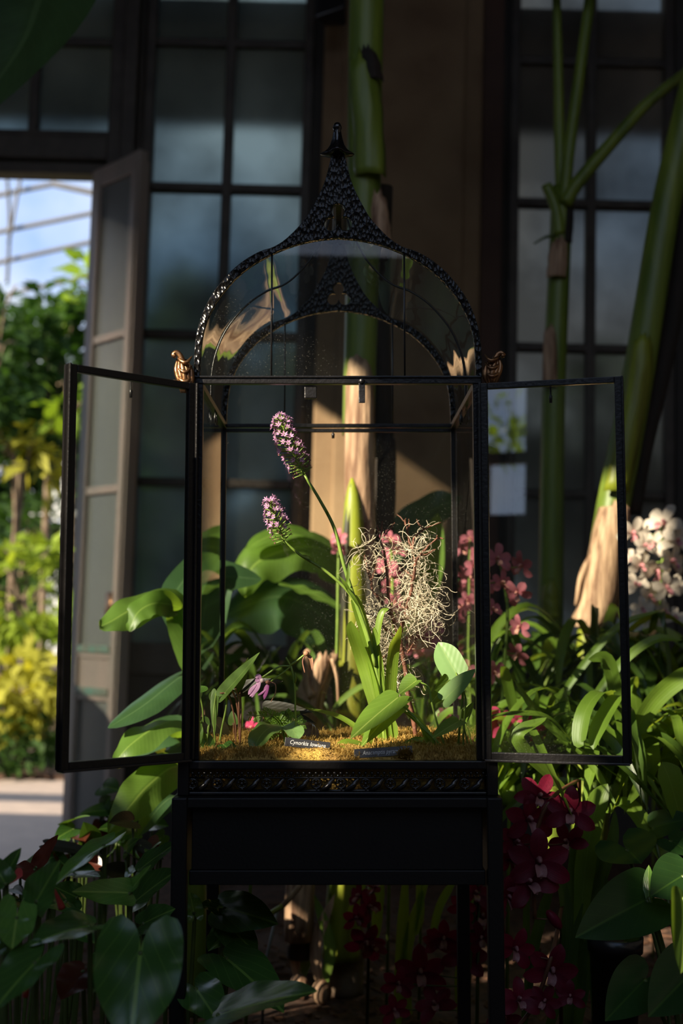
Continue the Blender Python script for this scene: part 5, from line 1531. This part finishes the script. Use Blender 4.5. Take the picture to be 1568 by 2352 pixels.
spray('pink orchid spray behind the air moss', [(905, 1480), (902, 1400), (900, 1300), (896, 1240)],
      [(895, 1240, 52), (905, 1268, 56), (890, 1300, 60), (908, 1325, 52), (898, 1345, 50), (912, 1395, 56), (925, 1410, 56), (905, 1380, 44)], 3.25, 'pink', 'lipcream', 6)
spray('pale pink orchid spray between the air moss and the right rear post', [(975, 1620), (985, 1540), (980, 1460), (990, 1440)],
      [(960, 1470, 66), (985, 1478, 60), (998, 1446, 50, -.5), (975, 1500, 50), (950, 1492, 46)], 3.15, 'pink', 'lipcream', 8)
spray('single pink orchid left of the banana trunk', [(775, 1420), (776, 1340), (778, 1260)], [(779, 1236, 44), (776, 1262, 44, .6)], 3.32, 'pink', 'lipcream', 9)
spray('hot pink orchid spray low behind the right door', [(1170, 1760), (1180, 1700), (1190, 1660)],
      [(1145, 1662, 78, .3, -.2), (1195, 1656, 50), (1215, 1668, 60), (1240, 1680, 56), (1180, 1700, 50), (1215, 1700, 44), (1200, 1730, 36)], 2.75, 'hotpink', 'lipcream', 10)
spray('crimson orchid peeping over the rear rail at the left of the case', [(585, 1720), (582, 1680)], [(580, 1672, 48), (600, 1690, 36)], 2.9, 'hotpink', 'lipcream', 12)
spray('rosy orchid spray at the right rear of the case floor', [(1085, 1740), (1080, 1660), (1075, 1600)], [(1075, 1655, 66), (1045, 1560, 40), (1070, 1540, 50), (1092, 1690, 50), (1020, 1640, 36), (1048, 1600, 34)], 2.85, 'pink', 'lipcream', 13)
spray('large spray of cream orchids at the right edge', [(1500, 1600), (1510, 1450), (1520, 1320), (1520, 1210)],
      [(1452, 1225, 78, .1), (1480, 1255, 60), (1525, 1205, 96), (1555, 1245, 80), (1500, 1250, 66), (1470, 1300, 70), (1540, 1290, 84), (1505, 1310, 80), (1460, 1345, 64), (1490, 1370, 66), (1530, 1350, 74), (1558, 1350, 60), (1475, 1400, 58), (1520, 1405, 64), (1550, 1420, 56), (1500, 1440, 50), (1448, 1285, 50)], 3.75, 'white', 'lipmagenta', 14)
spray('dark crimson orchid spray hanging beside the right stand leg', [(1330, 1790, 2.55), (1270, 1830), (1235, 1900), (1225, 2000), (1228, 2110)],
      [(1236, 1832, 96, .1, -.2), (1310, 1868, 100, -.2, -.1), (1212, 1885, 104, .3), (1305, 1938, 84, -.6), (1180, 1935, 84, .5), (1236, 1982, 124, 0, -.1), (1172, 1978, 80, .6), (1215, 2030, 108, .1, -.3), (1165, 2060, 84, .4)], 2.4, 'crimson', 'lippale', 15, buds=[(1272, 2112, 40)], stemmat='stembrown')
spray('dark crimson orchid spray under the right end of the stand', [(1100, 2000), (1090, 2080), (1080, 2200), (1075, 2320)],
      [(1090, 2055, 74, .2), (1108, 2110, 96, -.1), (1060, 2085, 60, .3), (1020, 2155, 72), (1068, 2200, 90, -.2), (965, 2235, 104, 0, -.1), (1110, 2155, 66, -.4), (1000, 2170, 60, .5), (912, 2260, 66, .2), (905, 2320, 60, .2), (1000, 2310, 80, -.3)], 2.72, 'crimson', 'lippale', 16, stemmat='stemdark')
spray('dark crimson orchid spray beside the banana foot under the stand', [(850, 2020, 3.0), (845, 2080), (848, 2160)],
      [(828, 2060, 60), (845, 2085, 64), (815, 2110, 58), (838, 2165, 80, .2), (860, 2040, 50), (855, 2180, 56)], 2.9, 'crimson', 'lippale', 17, stemmat='stemdark')
spray('lowest dark crimson orchid spray in the shadow right of the stand', [(1290, 2080, 2.5), (1270, 2180), (1230, 2300), (1180, 2370)],
      [(1180, 2180, 84, .2), (1265, 2230, 104, 0), (1190, 2300, 84, .2), (1250, 2300, 66, -.3), (1160, 2345, 70), (1310, 2290, 60, -.3)], 2.35, 'crimson', 'lippale', 18, stemmat='stembrown')
for a, b_ in KINDS.values():
    bpy.data.objects.remove(a); bpy.data.objects.remove(b_)
# ------------------------------------------------------------------ anthuriums in the lower left
def anth(label, base, Y, leaves, name='anthurium'):
    o = thing(name, label, 'anthurium', foot(base[0], base[1], Y))
    g = foot(base[0], base[1], Y)
    for lf in leaves:
        A, T, w, nr = lf[0], lf[1], lf[2], lf[3]
        mat = lf[4] if len(lf) > 4 else 'anthurium'
        kw = lf[5] if len(lf) > 5 else {}
        hleaf(o, MT[mat], A, T, w, nr, Y, **{**dict(lobe=.30, droop=.06, cup=.12, sharp=1.25, wave=.003, n=14, m=6), **kw})
        ya = A[2] if len(A) > 2 else Y
        a = P(A[0], A[1], ya)
        mid = a.lerp(g, .45) + V(((a.x - g.x) * .25, .03, .02))
        mb = MB(); mb.tube(catmull([g, mid, a + V((0, .012, -.03)), a], 16), [.0045 - .0012 * i / 16 for i in range(17)], 7)
        build('petiole', mb, MT['stemdark'] if lf[-1] != 'red' else MT['stemred'], o)
    return o
anth('anthurium with a big glossy heart leaf facing forward in the lower left', (265, 2500), 1.75, [
    ((322, 2187, 1.72), (300, 2385, 1.62), 196, (.1, -.95, .35), 'anthurium', dict(lobe=.42, cup=.3, droop=.1, sharp=1.5)),
    ((205, 2125, 1.78), (78, 2142, 1.68), 120, (-.25, -.75, .8), 'anthurium', dict(lobe=.28, cup=.2, droop=.15)),
])
anth('anthurium with a pale arched leaf held above the others', (250, 2400), 1.95, [
    ((238, 1942, 1.95), (118, 2012, 1.82), 62, (-.25, -.55, .9), 'anthuriumlight', dict(lobe=.36, cup=.35, droop=.12, sharp=1.1)),
    ((296, 2050, 1.96), (170, 2045, 1.9), 66, (.15, -.85, .5), 'anthuriumlight', dict(lobe=.12, cup=.15, sharp=1.3)),
    ((298, 2048, 1.97), (342, 1985, 1.95), 34, (-.6, -.7, .5), 'anthuriumlight', dict(lobe=.1, cup=.4, sharp=1.0)),
])
anth('anthurium at the left edge with a pale-veined heart leaf', (30, 2450), 1.72, [
    ((38, 2108, 1.72), (28, 2172, 1.66), 92, (.15, -.9, .45), 'anthuriumlight', dict(lobe=.75, cup=.15, sharp=1.4)),
    ((84, 2068, 1.74), (132, 1978, 1.72), 96, (-.1, -.85, .6), 'anthurium', dict(lobe=.2, cup=.2, sharp=1.1)),
    ((80, 2210, 1.66), (-20, 2310, 1.58), 116, (-.3, -.85, .5), 'anthurium', dict(lobe=.42, cup=.3, droop=.1)),
    ((8, 2022, 1.78), (44, 1948, 1.76), 62, (-.3, -.9, .3), 'anthurium', dict(lobe=.1, cup=.4, sharp=1.0)),
    ((10, 2160, 1.7), (30, 2190, 1.7), 60, (0, -.9, .5), 'anthurium', dict(lobe=.4)),
    ((12, 2028, 1.76), (-30, 1960, 1.76), 60, (.2, -.9, .3), 'anthurium', dict(lobe=.1)),
])
anth('anthurium with rust brown young leaves by the path', (90, 2350), 2.1, [
    ((78, 1996, 2.1), (20, 2006, 2.05), 64, (0, -.8, .7), 'rustleaf', dict(lobe=.1, cup=-.1)),
    ((84, 1990, 2.12), (130, 1918, 2.1), 36, (-.2, -.95, .2), 'rustleaf', dict(lobe=.1, cup=.3, sharp=1.5)),
    ((150, 2070, 2.05), (105, 2080, 2.0), 60, (.1, -.8, .6), 'anthurium', dict(lobe=.2)),
    ((175, 2060, 2.12), (125, 2035, 2.08), 60, (.1, -.9, .5), 'anthurium', dict(lobe=.3)),
])
o = anth('anthurium with a red flower spike in the lower left', (150, 2400), 1.98, [
    ((150, 2110, 1.96), (215, 2160, 1.9), 70, (.2, -.8, .6), 'anthurium', dict(lobe=.2)),
    ((190, 2230, 1.86), (140, 2290, 1.8), 90, (-.1, -.7, .7), 'rustleaf', dict(lobe=.3)),
    ((250, 2210, 1.9), (215, 2270, 1.8), 80, (.2, -.8, .6), 'anthurium', dict(lobe=.3)),
])
mb = MB(); mb.tube(path([(142, 2085, 1.9), (132, 2060, 1.89), (120, 2032, 1.88)], 1.9, 10), [.006 - .0005 * i for i in range(11)], 8); tag(build('flower_spike', mb, MT['stemred'], o), 'pink red spike', None)
mb = MB(); ribbon(mb, [P(20, 2032, 1.95), P(34, 2016, 1.92), P(52, 2012, 1.9)], .03, (0, -.8, .6), pr_petal, 8, 2, .2); build('red_spathe', mb, MT['stemred'], o)
mb = MB(); mb.tube(path([(58, 2290, 1.7), (64, 2255, 1.7), (70, 2240, 1.7)], 1.7, 6), .004, 7); build('red_stem', mb, MT['stemred'], o)
anth('anthurium beside the left front stand leg', (380, 2450), 2.1, [
    ((312, 2068, 2.12), (398, 1995, 2.05), 90, (.2, -.75, .7), 'anthurium', dict(lobe=.15, cup=.3)),
    ((318, 1998, 2.2), (402, 1930, 2.15), 62, (-.3, -.75, .8), 'anthurium', dict(lobe=.12, cup=.1, sharp=1.4)),
    ((445, 2095, 2.15), (436, 2050, 2.15), 46, (.2, -.95, .2), 'anthuriumlight', dict(lobe=.5, cup=.1, sharp=1.8)),
    ((330, 2120, 2.05), (396, 2085, 2.0), 66, (.1, -.8, .6), 'anthurium', dict(lobe=.3)),
    ((380, 2150, 2.1), (396, 2200, 2.0), 70, (.1, -.8, .6), 'anthurium', dict(lobe=.3)),
])
anth('dark anthurium under the stand with two long pale stalks', (420, 2400), 2.25, [
    ((515, 2085, 2.3), (622, 2108, 2.2), 104, (.0, -.85, .5), 'anthurium', dict(lobe=.25, cup=-.12, droop=.15)),
    ((512, 2090, 2.32), (462, 2076, 2.25), 50, (.0, -.8, .6), 'anthurium', dict(lobe=.25)),
    ((530, 2130, 2.3), (590, 2190, 2.25), 84, (.3, -.8, .5), 'anthurium', dict(lobe=.3, cup=-.1)),
    ((520, 2140, 2.35), (478, 2180, 2.3), 70, (-.3, -.8, .5), 'anthurium', dict(lobe=.3)),
])
anth('anthurium with a broad leaf lying across the foreground under the stand', (430, 2600), 1.95, [
    ((500, 2330, 1.95), (716, 2256, 1.75), 150, (.05, -.6, .85), 'anthurium', dict(lobe=.25, cup=.15, droop=.05)),
    ((520, 2200, 2.15), (650, 2300, 2.0), 150, (.35, -.75, .6), 'anthurium', dict(lobe=.2, cup=.1, droop=.1)),
    ((450, 2270, 2.05), (500, 2340, 1.95), 110, (.1, -.75, .6), 'anthurium', dict(lobe=.3)),
])
# mixed low leaves along the left edge of the bed
rr = random.Random(77)
k = 0
LOWL = ['low green plant at the path edge', 'low dark red plant behind the anthuriums', 'low mixed-leaf plant left of the stand', 'low glossy plant under the banana leaves', 'low yellow-tinged plant by the door leaf', 'low plant in the far left corner of the bed']
for (px, py, Y, n) in ((120, 1985, 2.7, 9), (190, 1930, 2.9, 9), (340, 1960, 2.6, 10), (300, 1905, 2.9, 9), (235, 1865, 3.2, 9), (60, 2030, 2.5, 8)):
    g = foot(px, py, Y)
    o = thing('low_foliage_plant', LOWL[k], 'plant', g)
    for i in range(n):
        ax_, ay_ = px + rr.gauss(0, 32), py + rr.gauss(0, 26)
        mat = rr.choice(['anthurium', 'anthurium', 'anthurium', 'rustleaf', 'anthuriumlight', 'goldleaf' if k in (4,) else 'anthurium', 'darkleaf', 'arrowleaf' if k in (1, 3) else 'anthurium'])
        if k == 1 and rr.random() < .5: mat = 'rustleaf'
        hleaf(o, MT[mat], (ax_, ay_, Y), (ax_ + rr.gauss(-8, 42), ay_ + rr.gauss(8, 24), Y - .06), rr.uniform(30, 62), (rr.gauss(0, .4), -.7, rr.uniform(.3, 1)), Y, lobe=.2, n=9, m=4, cup=rr.uniform(-.1, .3))
        a = P(ax_, ay_, Y)
        mb = MB(); mb.tube(catmull([g, a.lerp(g, .5) + V((0, .02, .03)), a], 8), .003, 6); build('petiole', mb, MT['stemdark'], o)
    k += 1

# under-storey on the right: arrow-leaved philodendrons
o = thing('philodendron', 'dark philodendron with a large arrow leaf in the lower right', 'philodendron', foot(1560, 2300, 2.25))
for A, T, w, nr, m, kw in (((1485, 2065, 2.2), (1335, 2140, 2.1), 150, (.1, -.85, .55), 'philodark', dict(lobe=.22, cup=.2, droop=.12)),
                      ((1440, 1950, 2.4), (1470, 1975, 2.35), 160, (0, -.9, .4), 'philodark', dict(lobe=.9, cup=.1)),
                      ((1500, 1900, 2.5), (1590, 1872, 2.45), 90, (-.1, -.7, .7), 'philodark', dict(lobe=.15)),
                      ((1568, 2010, 2.2), (1500, 2050, 2.15), 120, (0, -.8, .6), 'philodark', dict(lobe=.3)),
                      ((1490, 2060, 2.2), (1486, 1985, 2.22), 26, (-.6, -.8, .2), 'anthuriumlight', dict(lobe=.05, sharp=2)),
                      ((1540, 1930, 2.4), (1590, 1960, 2.35), 80, (0, -.8, .6), 'philodark', dict(lobe=.3)),
                      ((1480, 2250, 2.15), (1400, 2330, 2.05), 120, (0, -.8, .6), 'philodark', dict(lobe=.3)),
                      ((1590, 2230, 2.1), (1500, 2320, 2.0), 140, (0, -.8, .6), 'philodark', dict(lobe=.3))):
    hleaf(o, MT[m], A, T, w, nr, 2.2, **{**dict(n=14, m=6), **kw})
    a = P(A[0], A[1], A[2]); g = foot(1560, 2300, 2.25)
    mb = MB(); mb.tube(catmull([g, a.lerp(g, .5) + V((.03, .02, .05)), a], 12), .004, 7); build('petiole', mb, MT['stemdark'], o)
o = thing('philodendron', 'philodendron at the right edge with one sunlit yellow-green leaf', 'philodendron', foot(1620, 2500, 1.85))
hleaf(o, MT['banana'], (1572, 2060, 1.8), (1578, 2235, 1.76), 105, (.42, -.88, .2), 1.8, lobe=.12, cup=.3, n=16, m=7, sharp=1.4)
a = P(1570, 2060, 1.8); g = foot(1620, 2500, 1.85)
mb = MB(); mb.tube(catmull([g, a.lerp(g, .5) + V((.05, .02, .05)), a], 12), .004, 7); build('petiole', mb, MT['stemgreen'], o)

# plastic pot half hidden on the right
c = P(1412, 2160, 2.5)
o = thing('plant_pot', 'black plastic pot among the leaves in the lower right', 'plant pot', V((c.x, c.y, BZ)))
h = c.z - BZ + .02
mb = MB(); mb.lathe((c.x, c.y, BZ - .01), [(.038, 0), (.052, h - .03), (.056, h - .03), (.057, h), (.052, h), (.048, h - .02), (.001, h - .025)], 24); build('pot', mb, MT['pot'], o)
mb = MB(); mb.ball((c.x, c.y, BZ + h - .03), .046, 12, 6, (1, 1, .25)); build('potting_soil', mb, MT['soil'], o)

# grey stake, bent yellow leaf stalk, spent bulbs and bark chips on the mulch
o = thing('plant_stake', 'thin grey stake stuck in the mulch under the stand', 'stake', foot(606, 2230, 3.1))
mb = MB(); mb.tube([foot(606, 2230, 3.1), P(606, 2225, 3.1), P(636, 2095, 3.1)], .004, 6); build('rod', mb, MT['stakegrey'], o)
o = thing('dry_leaf_stalk', 'yellow and grey dried leaf stalk leaning under the stand', 'leaf stalk', foot(590, 2150, 3.0))
stalk(o, MT['pseudolime'], [(585, 2118), (618, 2100), (650, 2080)], (12, 12), 3.0, 'green_end', 8, 8)
stalk(o, MT['sheath'], [(650, 2080), (672, 2055), (692, 2030)], (12, 14), 3.0, 'dry_end', 8, 8)
rr = random.Random(5)
for lab, px, py, Y in (('shrivelled orchid bulb with green shoots under the stand', 690, 2190, 3.35), ('orchid bulb at the foot of the banana trunk', 740, 2215, 3.3)):
    g = foot(px, py, Y)
    o = thing('orchid_bulb', lab, 'bulb', g)
    p = V((g.x, g.y, BZ + .02))
    mb = MB(); mb.ball(p, .028, 10, 8, (1, 1, 1.2)); build('bulb', mb, MT['sheath'], o)
    for s in (-1, 1):
        mb = MB(); ribbon(mb, [p, p + V((.02 * s, 0, .12)), p + V((-.03 * s, 0, .26))], .03, (0, -1, 0), pr_strap, 8, 1, .3); build('shoot', mb, MT['stemgreen'] if s > 0 else MT['sheath'], o)
mb = MB()
for _ in range(1500):
    x = rr.uniform(-.75, 1.2); y = rr.uniform(2.0, 4.4)
    a = rr.uniform(0, PI); L = rr.uniform(.012, .045); w = rr.uniform(.005, .014)
    d = V((math.cos(a), math.sin(a), rr.gauss(0, .25))).normalized()
    z = BZ + noise.noise(V((x * 9, y * 9, 0))) * .02 + noise.noise(V((x * 25, y * 25, 3))) * .012 + .03 * noise.noise(V((x * 2, y * 2, 5))) + rr.uniform(0, .012)
    c = V((x, y, z)); mb.bar(c - d * L / 2, c + d * L / 2, w, w * .4, up=(rr.gauss(0, .3), rr.gauss(0, .3), 1))
o = tag(build('wood_chips', mb, MT['chip'], None, smooth=False), 'scattered red brown wood chips on the mulch', 'wood chips', None, 'stuff')

# ------------------------------------------------------------------ sunlit garden beyond the door
def cloud(mb, c, r, n, size, rr, gap=-.12, shell=.5):
    for _ in range(n):
        while True:
            q = V((rr.uniform(-1, 1), rr.uniform(-1, 1), rr.uniform(-1, 1)))
            if q.length < 1 and (q.length > shell or rr.random() < .3): break
        p = V(c) + V((q.x * r[0], q.y * r[1], q.z * r[2]))
        if noise.noise(p * 2.1) < (gap if size < .5 else gap) or q.length > 0.78 + 0.3 * noise.noise(p * 1.7 + V((3, 1, 7))): continue
        d = (V((rr.gauss(0, 1), rr.gauss(0, 1), rr.gauss(-.2, .7))) + q).normalized()
        n_ = V((rr.gauss(0, .6), rr.gauss(-.4, .6), 1)).normalized()
        L = size * rr.uniform(.6, 1.3); s = d.cross(n_).normalized() * L * .22
        mb.add([p, p + d * L * .45 + s, p + d * L - V((0, 0, L * .2)), p + d * L * .45 - s], [(0, 1, 2, 3)])
def shrub(name, label, cat, px, py_top, py_bot, Y, wpx, n, size, mat, seed, trunk=True, group=None, depth=.6, core=True):
    rr = random.Random(seed)
    t, b = P(px, py_top, Y), P(px, py_bot, Y)
    g = V((b.x, Y, 0.03))
    o = thing(name, label, cat, g, group)
    rx, rz = pxw(wpx, Y) / 2, (t.z - b.z) / 2
    c = V(((t.x + b.x) / 2, Y, (t.z + b.z) / 2))
    mb = MB()
    cloud(mb, c, (rx, max(depth, rx * .7), rz), n, size, rr, -.4 if mat == 'treeshade' else -.12)
    build('foliage', mb, MT[mat], o)
    mb = MB()
    mb.tube(catmull([g, g.lerp(c, .5) + V((rr.gauss(0, .05), 0, 0)), c], 8), [.02 + .035 * trunk - .003 * i for i in range(9)], 8)
    for k in range(6):
        e = c + V((rr.uniform(-.7, .7) * rx, rr.uniform(-.4, .4) * depth, rr.uniform(-.2, .8) * rz))
        mb.tube(catmull([g.lerp(c, rr.uniform(.5, 1)), c.lerp(e, .5), e], 5), .012, 5)
    build('trunk', mb, MT['bark'], o)
    return o
GT = 'garden trees beyond the doorway'
shrub('garden_tree', 'dark leafy tree filling the doorway below the sky', 'tree', 120, 640, 1150, 12.2, 360, 3600, .24, 'treeshade', 41, group=GT, depth=1.0)
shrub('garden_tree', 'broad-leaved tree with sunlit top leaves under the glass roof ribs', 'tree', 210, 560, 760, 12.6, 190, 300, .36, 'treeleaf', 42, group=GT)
shrub('garden_tree', 'dark feathery tree at the left edge of the doorway', 'tree', -30, 610, 1060, 11.0, 230, 2000, .15, 'treeshade', 43, group=GT)
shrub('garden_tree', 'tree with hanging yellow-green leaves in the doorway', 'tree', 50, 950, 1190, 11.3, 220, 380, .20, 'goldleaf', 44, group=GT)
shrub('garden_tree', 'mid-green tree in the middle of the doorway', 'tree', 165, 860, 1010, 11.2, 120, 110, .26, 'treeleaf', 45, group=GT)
shrub('garden_tree', 'pale-trunked tree beyond the ferns', 'tree', 60, 1120, 1420, 12.8, 260, 900, .2, 'treeshade', 46, group=GT)
shrub('garden_tree', 'dark hedge-like tree closing the view beyond the ferns', 'tree', -110, 590, 1620, 17.8, 1000, 9000, .5, 'treeshade', 55, group=GT)
shrub('fern_bush', 'bright green ferns in the garden beyond the doorway', 'fern', 55, 1215, 1520, 10.7, 280, 1500, .20, 'limeleaf', 47)
shrub('fern_bush', 'lush mid-green bush behind the open door leaf', 'bush', 180, 1300, 1680, 10.9, 150, 900, .17, 'treeleaf', 48)
shrub('croton_bush', 'golden yellow-leaved bush beyond the doorway', 'bush', 60, 1470, 1690, 10.3, 230, 620, .22, 'goldleaf', 49)
shrub('garden_bush', 'low dark bush along the far side of the path', 'bush', -60, 1590, 1800, 10.25, 640, 3600, .12, 'treeshade', 50, trunk=False)
shrub('garden_tree', 'tall tree behind the lower panes of the left window', 'tree', 430, 545, 1300, 9.4, 250, 3000, .26, 'treeshade', 51, group=GT)
shrub('garden_tree', 'leafy tree behind the dusty window beside the pillar', 'tree', 620, 720, 1500, 9.8, 330, 3000, .24, 'treeshade', 52, group=GT)
shrub('garden_tree', 'tree behind the left panes of the window near the door leaf', 'tree', 330, 800, 1640, 8.9, 260, 2200, .22, 'treeshade', 53, group=GT)
shrub('garden_tree', 'tall tree behind the grey window at the right', 'tree', 1360, 790, 1500, 9.6, 560, 2600, .3, 'treeshade', 54, group=GT)
# pale glasshouse wall far behind the ferns
mb = MB()
for px in (110, 128, 148, 168):
    mb.bar(P(px, 1060, 15.5), P(px, 1520, 15.5), .05, .05)
mb.bar(P(60, 1180, 15.5), P(230, 1180, 15.5), .05, .05)
struct('trim_4', mb, pmat('white glasshouse bars', (.6, .62, .6), .5), None, smooth=False)
# hanging cable
o = thing('hanging_cable', 'dark twin cable hanging against the sky in the doorway', 'cable', P(20, 360, 13.9))
for pts in ([(14, 380), (22, 500), (18, 620), (16, 650)], [(52, 380), (30, 500), (20, 560)]):
    mb = MB(); mb.tube(path(pts, 13.9, 10), .02, 6); build('strand', mb, MT['iron'], o)

# tree outside the window opposite (it shows in the right door's glass)
rr = random.Random(91)
g = V((-3.4, -6.6, 0.0))
o = thing('garden_tree', 'tree outside the window on the camera side, mirrored in the right door glass', 'tree', g, GT)
mb = MB(); cloud(mb, (-3.3, -6.6, 3.1), (.75, .5, .8), 420, .2, rr, .0); build('foliage', mb, MT['treeleaf'], o)
mb = MB(); mb.tube([g, g + V((.05, 0, 1.4)), V((-3.3, -6.6, 2.9))], [.07, .06, .03], 8); build('trunk', mb, MT['bark'], o)
